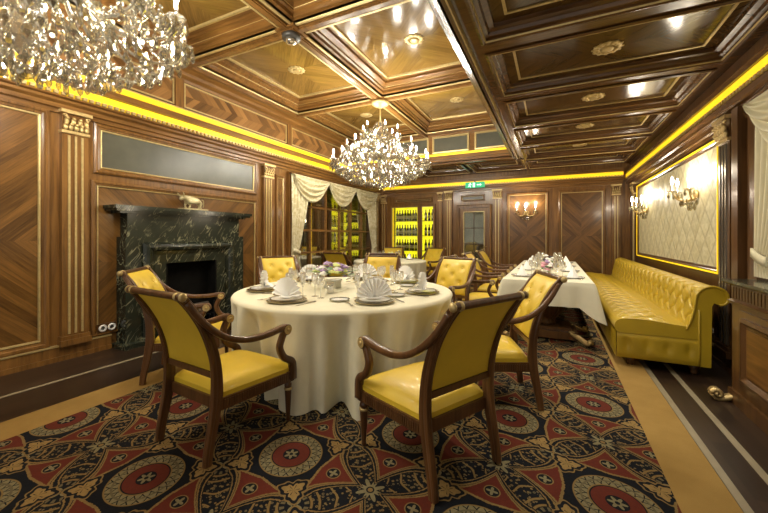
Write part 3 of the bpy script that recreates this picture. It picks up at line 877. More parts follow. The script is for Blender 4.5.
# statuette on the mantel: a small standing bull
fg = empty('animal_figurine', (XL+.14, 3.24, 1.656), R(90), 'small gilt bronze animal statuette on the fireplace mantel', 'figurine')
MB().box(-.14, .14, -.05, .05, 0, .018).build('base', 'bronze', fg)
def skin_obj(name, verts, edges, radii, mat, parent, sub=2):
    me = bpy.data.meshes.new(name); me.from_pydata(verts, edges, [])
    o = bpy.data.objects.new(name, me); COL.objects.link(o); o.parent = parent
    md = o.modifiers.new('skin', 'SKIN'); md.use_smooth_shade = True
    if not me.skin_vertices: me.attributes.new
    bpy.context.view_layer.objects.active = o
    for i, r_ in enumerate(radii):
        me.skin_vertices[0].data[i].radius = (r_, r_)
    me.skin_vertices[0].data[0].use_root = True
    sb_ = o.modifiers.new('sub', 'SUBSURF'); sb_.levels = sub; sb_.render_levels = sub
    me.materials.append(M[mat]); return o
bv = [(.0, 0, .105), (.065, 0, .108), (-.065, 0, .115), (-.105, 0, .135), (-.135, 0, .12), (-.155, 0, .10)]
be = [(0, 1), (0, 2), (2, 3), (3, 4), (4, 5)]
br = [.036, .032, .038, .026, .024, .014]
for (x, s_) in ((.07, 1), (.07, -1), (-.07, 1), (-.07, -1)):
    i = len(bv); src = 1 if x > 0 else 2
    bv += [(x, s_*.026, .075), (x+(.012 if x > 0 else -.012)*s_, s_*.026, .045), (x+(.004)*s_, s_*.026, .016)]
    be += [(src, i), (i, i+1), (i+1, i+2)]; br += [.017, .010, .010]
skin_obj('body', bv, be, br, 'bronze', fg)
hn = MB()
for s_ in (-1, 1): hn.tube(catmull([(-.125, s_*.012, .138), (-.135, s_*.04, .15), (-.15, s_*.045, .175)], 4), [.007]*4+[.006]*3+[.003]*2, 6)
hn.build('horns', 'bronze', fg); fg.scale = (1.3, 1.3, 1.3)
MB().tube(catmull([(.095, 0, .12), (.115, 0, .11), (.12, .005, .06), (.115, .01, .04)], 4), .005, 6).build('tail', 'bronze', fg)

# pair of round white sockets by the fireplace
so = empty('wall_socket', (XL, 2.24, .25), R(90), 'pair of round white electrical sockets low beside the fireplace', 'socket')
for s_ in (-1, 1):
    q = MB().lathe([(.040, 0), (.042, -.006), (.036, -.014), (.022, -.014), (.020, -.006), (.0005, -.006)], (s_*.045, -.035, 0), 24, 'y').build('socket_face', 'plastic', so)
    MB().lathe([(.0195, -.0065), (.0005, -.0066)], (s_*.045, -.035, 0), 16, 'y').build('socket_well', 'dgrey', so)
MB().box(-.10, .10, -.035, 0, -.05, .05).build('back_box', 'dwood', so)

# smoke detector on the beam crossing
sd = empty('smoke_detector', (-2.65, 3.09, ZB-.045), 0, 'round dark smoke detector on the ceiling beam crossing', 'detector')
MB().lathe([(.10, 0), (.105, -.02), (.10, -.045), (.06, -.05)], n=24).build('base', 'dgrey', sd)
MB().lathe([(.065, -.05), (.06, -.085), (.03, -.10), (.0005, -.102)], n=24).build('sensor_head', 'silver', sd)

# ------------------------------------------------------------------ chandeliers
def drop_mesh(m, c, w, h, n=6):
    cx_, cy_, cz_ = c
    prof = [(.0005, 0), (w*.25, -h*.12), (w*.5, -h*.55), (w*.42, -h*.78), (.0005, -h)]
    m.lathe([(r_, cz_+z_) for r_, z_ in prof], (cx_, cy_, 0), n, smooth=False)
def chandelier():
    """origin at the ceiling beam, everything hangs below"""
    rr = random.Random(3)
    t = empty('crystal_chandelier', cat='chandelier')
    MB().lathe([(.15, 0), (.16, -.02), (.12, -.05), (.05, -.08), (.02, -.10)], n=24).build('canopy', 'gilt', t)
    MB().tube([(0, 0, -.09), (0, 0, -.34)], .012, 8).build('stem', 'gilt', t)
    MB().lathe([(.012, -.30), (.05, -.34), (.03, -.40), (.06, -.46), (.09, -.52), (.05, -.60), (.035, -.72), (.07, -.80), (.11, -.88), (.06, -.98), (.04, -1.10), (.09, -1.18), (.12, -1.26), (.06, -1.30), (.02, -1.34), (.0005, -1.39)], n=12, smooth=False).build('glass_column', 'xglass', t)
    tiers = [(6, .30, -.50, -.46, .2), (10, .56, -.78, -.72, .0), (16, .80, -1.00, -.98, .1)]
    nd = 0; extra = MB(); beads = MB()
    for (n, rad, ztip, zhub, ph) in tiers:
        for k in range(n):
            a = 2*PI*(k+ph)/n; ca, sa = math.cos(a), math.sin(a)
            zt = ztip+rr.uniform(-.02, .02)
            pts = [(.05, zhub), (.30*rad, zhub+.10), (.62*rad, zt-.16), (.90*rad, zt-.17), (rad, zt-.05)]
            arm = MB().tube(catmull([(ca*q, sa*q, z) for q, z in pts], 5), .0115, 6).build('arm', 'xglass', t)
            MB().lathe([(.012, zt-.06), (.05, zt-.035), (.055, zt-.028), (.012, zt-.03), (.012, zt), (.0115, zt+.055), (.0005, zt+.056)], (ca*rad, sa*rad, 0), 10).build('candle_cup', 'xglass', arm)
            MB().lathe([(.006, zt+.056), (.013, zt+.075), (.011, zt+.095), (.002, zt+.125)], (ca*rad, sa*rad, 0), 8).build('bulb', 'bulb', arm)
            # drops hang from the cup
            for j in range(5):
                b = 2*PI*j/5+a
                p = (ca*rad+.05*math.cos(b), sa*rad+.05*math.sin(b), zt-.04)
                w, h = rr.uniform(.036, .056), rr.uniform(.075, .12)
                beads.ball((p[0], p[1], p[2]+.002), .010, 6, 4)
                if nd < 96 and j in (0, 2, 3):
                    m_ = MB(); drop_mesh(m_, p, w, h); m_.build('crystal_drop', 'crystal', t); nd += 1
                else: drop_mesh(extra, p, w, h)
            # a longer pendant under the arm
            for q in (.45, .72):
                p = (ca*rad*q, sa*rad*q, zt-.17+.03*(q < .5))
                beads.ball((p[0], p[1], p[2]), .012, 6, 4); drop_mesh(extra, (p[0], p[1], p[2]-.01), .04, .095)
    # bowl of strings below: rows of drops on shrinking rings
    for (n, rad, z) in ((40, .76, -1.06), (38, .70, -1.15), (34, .60, -1.21), (28, .50, -1.25), (24, .40, -1.28), (16, .29, -1.31), (10, .18, -1.33), (5, .08, -1.35), (34, .58, -.92), (28, .44, -.80), (20, .32, -.66), (14, .20, -.52), (34, .70, -1.00), (20, .22, -1.10), (24, .30, -1.22), (16, .16, -.86), (36, .80, -1.06)):
        for k in range(n):
            a = 2*PI*(k+rr.random()*.4)/n
            p = (rad*math.cos(a), rad*math.sin(a), z+rr.uniform(-.025, .025))
            drop_mesh(extra, p, rr.uniform(.034, .054), rr.uniform(.07, .115))
            beads.ball((p[0], p[1], p[2]+.012), .011, 6, 4)
    # swagged bead chains between tiers
    for (n, r0, z0, r1, z1) in ((16, .80, -1.02, .10, -1.36), (10, .56, -.80, .80, -1.02), (8, .05, -.36, .56, -.78)):
        for k in range(n):
            a = 2*PI*k/n
            for j in range(15):
                s_ = j/14; q = r0+(r1-r0)*s_; z = z0+(z1-z0)*s_-.10*math.sin(PI*s_)
                beads.ball((q*math.cos(a), q*math.sin(a), z), .0105, 6, 4)
    e = extra.build('crystal_drops', 'crystal', t); e['kind'] = 'stuff'
    b = beads.build('bead_strings', 'crystal', t); b['kind'] = 'stuff'
    MB().ball((0, 0, -1.43), .045, 12, 8).build('finial', 'crystal', t)
    lamps = [(.57*math.cos((k+.5)*2*PI/5), .57*math.sin((k+.5)*2*PI/5), -.66) for k in range(5)]+[(.82*math.cos((k+.5)*2*PI/8), .82*math.sin((k+.5)*2*PI/8), -.86) for k in range(8)]
    for p in lamps:
        ld = bpy.data.lights.new('chandelier_lamp', 'POINT'); ld.energy = CHAND_W; ld.color = (1, .95, .81); ld.shadow_soft_size = .03
        lo = bpy.data.objects.new('chandelier_lamp', ld); COL.objects.link(lo); lo.parent = t; lo.location = p
    return t
ch = Proto(chandelier())
ch.put((-2.63, 5.30, ZB-.044), 0, 'large crystal chandelier hanging beyond the round table, seen whole', 'crystal chandeliers')
near_ch = ch.put((-2.66, .89, ZB-.044), .2, 'near crystal chandelier cut off by the upper left corner', 'crystal chandeliers'); near_ch.scale = (.97, .97, .935)

# ------------------------------------------------------------------ wall sconces
def sconce():
    t = empty('wall_sconce', cat='wall lamp')      # local -y into the room
    MB().lathe([(.055, 0), (.06, -.012), (.035, -.028), (.012, -.035)], (0, 0, 0), 16, 'y').build('backplate', 'gold', t)
    ex = MB()
    for k, a in enumerate((-60, 0, 60)):
        s_, c_ = math.sin(R(a)), math.cos(R(a))
        arm = MB().tube(catmull([(0, -.02, 0), (.08*s_, -.06*c_-.02, -.05), (.17*s_, -.13*c_-.02, -.03), (.20*s_, -.17*c_-.02, .04)], 5), .008, 6).build('arm', 'gold', t)
        p = (.20*s_, -.17*c_-.02)
        MB().lathe([(.008, .03), (.04, .05), (.042, .055), (.01, .056), (.01, .12), (.0005, .121)], (p[0], p[1], 0), 10).build('candle_cup', 'xglass', arm)
        MB().lathe([(.006, .12), (.015, .14), (.012, .165), (.002, .20)], (p[0], p[1], 0), 8).build('bulb', 'bulb', arm)
        for j in range(5):
            b = 2*PI*j/5
            m_ = MB(); drop_mesh(m_, (p[0]+.036*math.cos(b), p[1]+.036*math.sin(b), .045), .025, .065); m_.build('crystal_drop', 'crystal', t)
        ld = bpy.data.lights.new('sconce_lamp', 'POINT'); ld.energy = SCONCE_W; ld.color = (1, .86, .66); ld.shadow_soft_size = .04
        lo = bpy.data.objects.new('sconce_lamp', ld); COL.objects.link(lo); lo.parent = t; lo.location = (p[0], p[1], .22)
    for j in range(9):
        a = PI*(j+.5)/9
        m_ = MB(); drop_mesh(m_, (.11*math.cos(a), -.11*math.sin(a)-.01, -.03), .028, .075); m_.build('crystal_drop', 'crystal', t)
    for j in range(4):
        m_ = MB(); drop_mesh(m_, (.05*math.cos(PI*(j+.5)/4), -.05*math.sin(PI*(j+.5)/4)-.01, -.07), .028, .08); m_.build('crystal_drop', 'crystal', t)
    t.scale = (1.22, 1.22, 1.22)
    return t
sc = Proto(sconce())
sc.put((-.60, YB, 1.86), 0, 'crystal wall sconce on the chevron wood panel of the back wall', 'crystal wall sconces')
sc.put((XR-.015, 5.35, 1.78), R(-90), 'crystal wall sconce on the quilted silk panel, the nearer one', 'crystal wall sconces')
sc.put((XR-.015, 7.75, 1.78), R(-90), 'crystal wall sconce on the quilted silk panel, by the far corner', 'crystal wall sconces')

# ------------------------------------------------------------------ armchairs
STILE = [(0, -.318, 0), (0, -.308, .08), (0, -.289, .18), (0, -.264, .32), (0, -.258, .45), (0, -.276, .60), (0, -.326, .75), (0, -.396, .875), (0, -.466, .965)]
def stile_y(z):
    for a, b in zip(STILE[:-1], STILE[1:]):
        if a[2] <= z <= b[2]:
            t = (z-a[2])/(b[2]-a[2]); return a[1]+(b[1]-a[1])*t
    return STILE[-1][1]
STC = catmull(STILE, 5)
def stile_c(z):
    for a, b in zip(STC[:-1], STC[1:]):
        if a.z <= z <= b.z+1e-6: return a.y+(b.y-a.y)*(z-a.z)/max(1e-6, b.z-a.z)
    return STC[-1].y
def rect_sec(w, h, c=.006):
    return [(-w+c, -h), (w-c, -h), (w, -h+c), (w, h-c), (w-c, h), (-w+c, h), (-w, h-c), (-w, -h+c)]
def armchair():
    t = empty('armchair', cat='chair')
    # seat
    def seat(s, v):
        u = s*2-1; w = v*2-1
        wd = .292-.048*(1-v)
        edge = (1-abs(u)**7)**.5*(1-abs(w)**7)**.5 if abs(u) < 1 and abs(w) < 1 else 0
        return (u*wd, -.235+v*.530, .372+.050*edge+.022*(1-u*u)*(1-w*w))
    st = MB().grid(seat, 22, 22)
    st.extrude([(-.244, -.235), (.244, -.235), (.292, .295), (-.292, .295)], lambda a, b, z: (a, b, z), .342, .373)
    st.build('seat', 'leather', t)
    # apron with a carved bead line
    ap = MB().extrude([(-.258, -.25), (.258, -.25), (.302, .29), (-.302, .29)], lambda a, b, z: (a, b, z), .278, .345)
    for k in range(30):
        y = -.22+k*.0165
        for s_ in (-1, 1): ap.box(s_*(.262+.039*(k/30))-.003, s_*(.262+.039*(k/30))+.003, y, y+.010, .288, .333)
        x = -.25+k*.0168; ap.box(x, x+.010, .29, .295, .288, .333)
    ap.build('seat_frame', 'chairwood', t)
    for s_ in (-1, 1):
        # back legs run up into the back posts
        path = [(s_*(.250+.012*max(0, (p.z-.45))), p.y, p.z) for p in STC]
        def sec(i, n):
            z = STC[i].z
            w = .0165; h = .018+.012*max(0, 1-abs(z-.38)/.42)
            return [(-w, -h), (-w*.45, -h-.004), (w*.45, -h-.004), (w, -h), (w, -h*.4), (w*.86, 0), (w, h*.4), (w, h), (w*.45, h+.004), (-w*.45, h+.004), (-w, h), (-w, h*.4), (-w*.86, 0), (-w, -h*.4)]
        lgm = MB().sweep(path, sec, (1, 0, 0), False)
        lgm.v = [(v[0], v[1], max(v[2], -.001)) for v in lgm.v]
        lgm.build('leg', 'chairwood', t)
        # turned front leg
        lg = MB().lathe([(.013, 0), (.016, .015), (.013, .03), (.016, .05), (.024, .205), (.025, .22), (.019, .23), (.027, .245), (.027, .258), (.018, .268), (.022, .278)], (s_*.274, .262, 0), 16, flute=.10, nf=8)
        lg.box(s_*.274-.027, s_*.274+.027, .235, .293, .276, .348)
        l_ = lg.build('leg', 'chairwood', t)
        MB().lathe([(.0265, .217), (.029, .225), (.0265, .233)], (s_*.274, .262, 0), 16).build('gilt_ring', 'gilt', l_)
        # arm
        ap_ = catmull([(s_*.264, -.440, .930), (s_*.290, -.350, .800), (s_*.308, -.235, .705), (s_*.316, -.10, .662), (s_*.314, .05, .656), (s_*.310, .175, .668), (s_*.308, .21, .664)], 6)
        ar = MB().sweep(ap_, lambda i, n: rect_sec(.021, .015+.006*(i/n), .007), (1, 0, 0))
        ar.lathe([(.034, -.026), (.036, -.02), (.036, .02), (.034, .026)], (s_*.308, .205, .652), 18, 'x')
        arm = ar.build('armrest', 'chairwood', t)
        MB().lathe([(.030, -.029), (.030, .029)], (s_*.308, .205, .652), 18, 'x').build('rosette', 'gilt', arm)
        MB().lathe([(.006, -.036), (.012, -.030), (.012, .030), (.006, .036)], (s_*.308, .205, .652), 12, 'x').build('rosette', 'gold', arm)
        pp = catmull([(s_*.308, .20, .645), (s_*.307, .170, .59), (s_*.305, .158, .535), (s_*.302, .195, .465), (s_*.298, .258, .425), (s_*.297, .280, .385), (s_*.296, .280, .29)], 5)
        MB().sweep(pp, lambda i, n: rect_sec(.019, .020+.010*(i/n)**2, .006), (1, 0, 0)).build('arm_post', 'chairwood', t)
    # rails
    yt, zt = STC[-1].y, STC[-1].z
    tr = MB().lathe([(.017, -.282), (.019, -.27), (.019, .27), (.017, .282)], (0, yt-.005, zt), 14, 'x').build('top_rail', 'chairwood', t)
    for s_ in (-1, 1):
        MB().lathe([(.0215, s_*.278), (.023, s_*.286), (.018, s_*.293), (.009, s_*.297), (.0005, s_*.298)], (0, yt-.005, zt), 16, 'x').build('finial', 'gilt', tr)
        MB().lathe([(.0225, -.010), (.0245, 0), (.0225, .010)], (s_*.237, yt-.005, zt), 14, 'x').build('gilt_ring', 'gilt', tr)
    yr = stile_c(.485)
    MB().box(-.24, .24, yr-.014, yr+.014, .468, .503).build('back_rail', 'chairwood', t)
    # upholstered back: buttoned in front, plain behind
    bts = [(x, z) for z, xs_ in ((.85, (-.12, .12)), (.76, (0,)), (.67, (-.12, .12)), (.58, (0,))) for x in xs_]
    def face(sgn):
        def f(s, v):
            u = s*2-1; w = v*2-1
            z = .505+v*.45; x = u*.238
            e = (max(0, 1-abs(u)**6)*max(0, 1-abs(w)**6))**.5
            b = (.030 if sgn > 0 else .010)*e+.006
            if sgn > 0:
                for bx, bz in bts:
                    q = ((x-bx)**2+(z-bz)**2)
                    b -= .022*math.exp(-q/.0010)+.006*math.exp(-q/.006)
            return (x, stile_c(z)+sgn*b, z)
        return f
    bk = MB().grid(face(1), 32, 36).grid(face(-1), 16, 18)
    bk.grid(lambda s, v: ((-.238 if s < .5 else -.238), stile_c(.505+v*.45)+(s*2-1)*.006, .505+v*.45), 1, 18)
    bk.grid(lambda s, v: (.238, stile_c(.505+v*.45)+(s*2-1)*.006, .505+v*.45), 1, 18)
    b_ = bk.build('backrest', 'leather', t)
    for bx, bz in bts:
        MB().ball((bx, stile_c(bz)+.012, bz), .009, 8, 5).build('button', 'leather', b_)
    # wooden edge strips round the back panel
    for s_ in (-1, 1):
        MB().sweep([(s_*.236, p.y-.012, p.z) for p in STC if p.z > .50], rect_sec(.006, .012, .003), (1, 0, 0), False).build('edge_bead', 'chairwood', b_)
    return t
arm = Proto(armchair())
TC = (-1.91, 3.05); TR = 1.075
def face_to(px, py, qx, qy): return math.atan2(qy-py, qx-px)-PI/2
def dirz(fx, fy): return math.atan2(fy, fx)-PI/2
G1 = 'armchairs around the round table'
def pol(a, d, c=TC): return (c[0]+d*math.cos(R(a)), c[1]+d*math.sin(R(a)))
arm.put((-.685, 2.0, .0175), dirz(-.885, .465), 'yellow leather armchair nearest on the right, plain back to the camera', G1)
arm.put((-1.955, 1.665, .0175), dirz(.09, .995), 'yellow leather armchair nearest on the left, back to the camera', G1)
arm.put((-3.11, 2.21, .0175), dirz(.77, .64), 'yellow armchair in front of the fireplace, partly behind nearest left chair', G1)
arm.put((-3.32, 3.78, .0175), dirz(.85, -.53), 'yellow armchair facing us across the round table beside the wood pilaster', G1)
arm.put((-2.30, 4.46, .0175), dirz(.2, -.98), 'yellow armchair facing us under the far chandelier behind table flowers', G1)
arm.put((-1.32, 4.38, .0175), dirz(-.29, -.957), 'yellow buttoned armchair at the far right of the round table', G1)
arm.put((-.468, 2.955, .0175), dirz(-.936, -.351), 'yellow buttoned armchair right of round table, behind nearest right chair', G1)
T2 = (-3.28, 7.10)
G2 = 'armchairs around the far round table'
arm.put((-3.68, 5.94, .0175), dirz(.05, 1), 'yellow armchair left of far round table, seen from behind before the window', G2)
arm.put((-2.87, 6.0, .0175), dirz(-.33, .94), 'armchair with its back to us at front of far round table', G2)
arm.put((-2.86, 8.24, .0175), face_to(-2.86, 8.24, *T2), 'yellow armchair facing us behind far table, before narrow wine door', G2)
arm.put((-3.72, 8.20, .0175), face_to(-3.72, 8.20, *T2), 'yellow armchair facing us behind far table, before wide wine door', G2)
G3 = 'armchairs along the long table'
for k, (y, w) in enumerate(((5.22, 'nearest on the left side of the long table'), (6.36, 'second along the left side of the long table'), (7.60, 'farthest on the left side of the long table'))):
    arm.put((-.935, y, .0175), dirz(1, -.03), 'yellow buttoned armchair '+w, G3)

# ------------------------------------------------------------------ tables and cloths
def round_cloth(c, rad, zt, hem, seed, label, mat, amp=.05, flare=0):
    r3 = random.Random(seed)
    ph = [(k, r3.uniform(0, 6.28), r3.uniform(.4, 1)) for k in (9, 14, 19, 25, 31)]
    n = 240; prof = []
    rows_ = [(0.0, 0), (rad*.5, 0), (rad-.05, 0), (rad-.03, 0)]+[(rad-.03+.03*math.sin(R(a)), -.03+.03*math.cos(R(a))) for a in (18, 36, 54, 72, 90)]
    m = MB(); vs = []; fs = []
    down = 16
    for j in range(len(rows_)+down):
        for i in range(n):
            a = 2*PI*i/n
            if j < len(rows_): r_, dz = rows_[j]; z = zt+dz
            else:
                t = (j-len(rows_)+1)/down
                f = sum(wg*math.sin(k*a+p_) for k, p_, wg in ph)/2.0
                f = max(-1, min(1, f*1.1)); f = abs(f)**.7*(1 if f > 0 else -1)
                fa = math.exp(-((math.degrees(a)-293)/20)**2)
                r_ = rad+amp*(1+.4*fa*(flare > 0))*(t**.62)*(f-.78)+flare*t*fa-(.10*min(1, t*2.2)*math.exp(-((((math.degrees(a)+182) % 360)-180)/24)**2) if flare else 0); z = zt-.03-(zt-.03-hem)*t
            vs.append((r_*math.cos(a), r_*math.sin(a), z))
    for j in range(len(rows_)+down-1):
        for i in range(n):
            i2 = (i+1) % n
            if j == 0: fs.append((i, n+i, n+i2)) if True else None
            else: fs.append((j*n+i, (j+1)*n+i, (j+1)*n+i2, j*n+i2))
    m.add(vs, fs, True)
    o = m.build('tablecloth', mat, None, loc=(c[0], c[1], 0)); tag(o, label, 'tablecloth'); return o
def round_table(c, rad, label):
    t = empty('round_table', (c[0], c[1], .012), 0, label, 'table')
    MB().lathe([(rad, .70), (rad, .745)], n=64).build('tabletop', 'dwood', t)
    MB().lathe([(.30, 0), (.30, .03), (.10, .10), (.07, .4), (.12, .66), (.3, .70)], n=24).build('pedestal', 'dwood', t)
round_table(TC, TR-.09, 'round dining table hidden under the floor length cream cloth')
round_cloth(TC, TR, .76, .014, 4, 'floor length cream cloth draped over the large round table', 'cloth', .125, .09)
round_table(T2, .74, 'far round table hidden under a cream cloth before the window')
round_cloth(T2, .81, .76, .10, 9, 'cream cloth on the far round table in front of wine cabinet', 'cloth2', .04)

LX0, LX1, LY0, LY1 = -.57, .42, 4.56, 8.3
def long_cloth():
    m = MB(); per = []
    N1_, N2_ = 40, 120
    for k in range(N1_): per.append((LX0+(LX1-LX0)*k/N1_, LY0))
    for k in range(N2_): per.append((LX1, LY0+(LY1-LY0)*k/N2_))
    for k in range(N1_): per.append((LX1-(LX1-LX0)*k/N1_, LY1))
    for k in range(N2_): per.append((LX0, LY1-(LY1-LY0)*k/N2_))
    n = len(per); cx_, cy_ = (LX0+LX1)/2, (LY0+LY1)/2
    rows_ = 12; vs = []; fs = []
    for j in range(rows_+1):
        t = j/rows_
        for i, (x, y) in enumerate(per):
            dx = min(abs(x-LX0), abs(x-LX1)); dy = min(abs(y-LY0), abs(y-LY1))
            cd = math.hypot(dx, dy); q = max(0, 1-cd/.15)**1.2
            ox = (1 if x > cx_ else -1)*(1 if dx < 1e-6 else q*.8*max(0, 1-dx/.15)); oy = (1 if y > cy_ else -1)*(1 if dy < 1e-6 else q*.8*max(0, 1-dy/.15))
            drop = .285+.15*q
            fl_ = (.012+.085*q)*t+.010*t*math.sin(i*.9)*(1-q)
            round_ = .012*(1-(1-min(1, t*5))**2)
            vs.append((x+ox*(fl_+round_), y+oy*(fl_+round_), .766-drop*t-(0 if j else 0)))
    for j in range(rows_):
        for i in range(n):
            i2 = (i+1) % n
            fs.append((j*n+i, j*n+i2, (j+1)*n+i2, (j+1)*n+i))
    m.add(vs, fs, True)
    m.add([(LX0, LY0, .766), (LX1, LY0, .766), (LX1, LY1, .766), (LX0, LY1, .766)], [(0, 1, 2, 3)])
    o = m.build('tablecloth', 'cloth2'); tag(o, 'cream cloth hanging over the long table beside the sofa', 'tablecloth')
long_cloth()
lt = empty('long_table', (0, 0, .012), 0, 'long dining table on carved dark pedestals beside the sofa', 'table')
MB().box(LX0+.01, LX1-.01, LY0+.01, LY1-.01, .70, .75).build('tabletop', 'dwood', lt)
for yp in (5.02, 7.85):
    xp = (LX0+LX1)/2
    pd = MB().lathe([(.10, .16), (.13, .19), (.10, .22), (.13, .26), (.22, .36), (.24, .44), (.18, .54), (.11, .60), (.16, .65), (.22, .70)], (xp, yp, 0), 64, flute=.10, nf=16).build('pedestal', 'dwood', lt)
    MB().box(xp-.34, xp+.34, yp-.24, yp+.24, .03, .12).box(xp-.28, xp+.28, yp-.19, yp+.19, .12, .16).build('base', 'dwood', lt)
    for sx in (-1, 1):
        for sy in (-1, 1):
            MB().sweep(catmull([(xp+sx*.26, yp+sy*.20, .12), (xp+sx*.36, yp+sy*.27, .07), (xp+sx*.44, yp+sy*.33, .03), (xp+sx*.47, yp+sy*.35, .05), (xp+sx*.45, yp+sy*.335, .07)], 5), rect_sec(.03, .018, .006), (sy, -sx, 0)).build('scroll_foot', 'gold', lt)

# ------------------------------------------------------------------ tufted sofa along the right wall
so_ = empty('sofa', (0, 0, 0), 0, 'long ochre leather buttoned sofa with rolled back along the right wall', 'sofa')
SY0, SY1 = 4.15, 8.95
def dimples(a, b, pa, pb, wa, depth):
    """diamond tufting: a, b distances along the surface"""
    i = round(a/pa); best = 1e9
    for ii in (i-1, i, i+1):
        off = .5*pb if ii % 2 else 0
        jb = round((b-off)/pb)*pb+off
        q = (a-ii*pa)**2+((b-jb))**2
        best = min(best, q)
    u = a/(2*pa)+b/pb; w = a/(2*pa)-b/pb
    cre = min(abs(u-round(u)), abs(w-round(w)))
    return -depth*math.exp(-best/(wa*wa))-depth*.45*math.exp(-(cre/.075)**2)+depth*.3
def profile_surface(prof, y0, y1, n, tuft=None):
    """prof: smooth (x,z) polyline; carried along y; tuft=(s0,s1,pa,pb,depth) along arc length"""
    P = [Vector((p[0], 0, p[1])) for p in prof]
    L = [0]
    for a, b in zip(P[:-1], P[1:]): L.append(L[-1]+(b-a).length)
    def f(s, v):
        y = y0+(y1-y0)*s
        d = v*L[-1]
        k = 0
        while k < len(L)-2 and L[k+1] < d: k += 1
        q = (d-L[k])/max(1e-6, L[k+1]-L[k]); p = P[k].lerp(P[k+1], q)
        tg = (P[min(k+1, len(P)-1)]-P[k]).normalized(); nr = Vector((-tg.z, 0, tg.x))
        h = 0
        if tuft and tuft[0] <= d <= tuft[1] and .05 < y-y0 and y1-y > .05:
            ed = min(1, (d-tuft[0])/.05, (tuft[1]-d)/.05)
            h = dimples(d-tuft[0], y, tuft[2], tuft[3], .034, tuft[4])*max(0, ed)
        return (p.x+nr.x*h, y, p.z+nr.z*h)
    return f, L[-1]
# base
MB().box(.585, 1.28, SY0+.01, SY1, .10, .34).build('base', 'sofaleather', so_)
f, Ln = profile_surface([(.60, .10), (.597, .20), (.60, .34)], SY0, SY1, 0)
def front(s, v):
    y = SY0+(SY1-SY0)*s
    h = .010-.012*math.exp(-(((y+.1) % .2-.1)/.035)**2)*math.exp(-((v-.55)/.22)**2)
    return (.575-h, y, .10+.245*v)
MB().grid(front, 240, 10).build('front_panel', 'sofaleather', so_)
def endp(s, v):
    x = .572+.63*s
    h = .012*(1-(2*v-1)**8)-.012*math.exp(-(((x+.06) % .16-.08)/.03)**2)*math.exp(-((v-.55)/.22)**2)
    return (x, SY0+.008-h, .10+.245*v)
MB().grid(endp, 50, 10).build('end_panel', 'sofaleather', so_)
# seat cushion
sp = [(p.x, p.z) for p in catmull([(.585, 0, .345), (.555, 0, .385), (.565, 0, .445), (.62, 0, .482), (.80, 0, .490), (.98, 0, .472), (1.20, 0, .45)], 7)]
f, Ln = profile_surface(sp, SY0, SY1, 0, (.16, .56, .13, .24, .042))
m = MB().grid(f, 460, 54)
m.add([(p[0], SY0, p[1]) for p in sp]+[(1.20, SY0, .345)], [tuple(range(len(sp)+1))])
m.add([(p[0], SY1, p[1]) for p in sp]+[(1.20, SY1, .345)], [tuple(range(len(sp)+1))])
m.build('seat', 'sofaleather', so_)
# back with roll
bp = [(p.x, p.z) for p in catmull([(1.12, 0, .43), (1.15, 0, .51), (1.175, 0, .61), (1.186, 0, .70), (1.202, 0, .775), (1.25, 0, .825), (1.32, 0, .838), (1.388, 0, .805), (1.412, 0, .745), (1.392, 0, .69), (1.35, 0, .675)], 6)]
f, Ln = profile_surface(bp, SY0, SY1, 0, (.05, .44, .13, .24, .046))
m = MB().grid(f, 460, 66)
poly = [(x, z) for x, z in bp]+[(1.315, .69), (1.30, .66), (1.295, .10), (1.205, .10), (1.205, .345), (1.12, .40)]
m.build('backrest', 'sofaleather', so_)
MB().extrude(poly, lambda a, b, t: (a, t, b), SY0+.004, SY0+.03).build('end_panel', 'sofaleather', so_)
MB().extrude(poly, lambda a, b, t: (a, t, b), SY1-.03, SY1-.004).build('end_panel', 'sofaleather', so_)
MB().box(1.22, 1.29, SY0+.02, SY1-.02, .10, .77).build('back_panel', 'sofaleather', so_)
pp = [(x-.004 if x < 1.2 else x, SY0, z) for x, z in bp]
MB().tube(pp, .010, 8, (0, 1, 0)).tube([(1.208, SY0, .62), (1.208, SY0, .345), (1.208, SY0, .22), (1.208, SY0, .11)], .008, 8, (0, 1, 0)).build('piping', 'sofaleather', so_)
for y in (SY0+.10, 5.8, 7.4, SY1-.12):
    for x in (.70, 1.20):
        MB().lathe([(.025, .013 if x < .8 else .001), (.032, .022), (.026, .035), (.042, .055), (.045, .075), (.035, .092), (.03, .10)], (x, y, 0), 16).build('leg', 'dwood', so_)

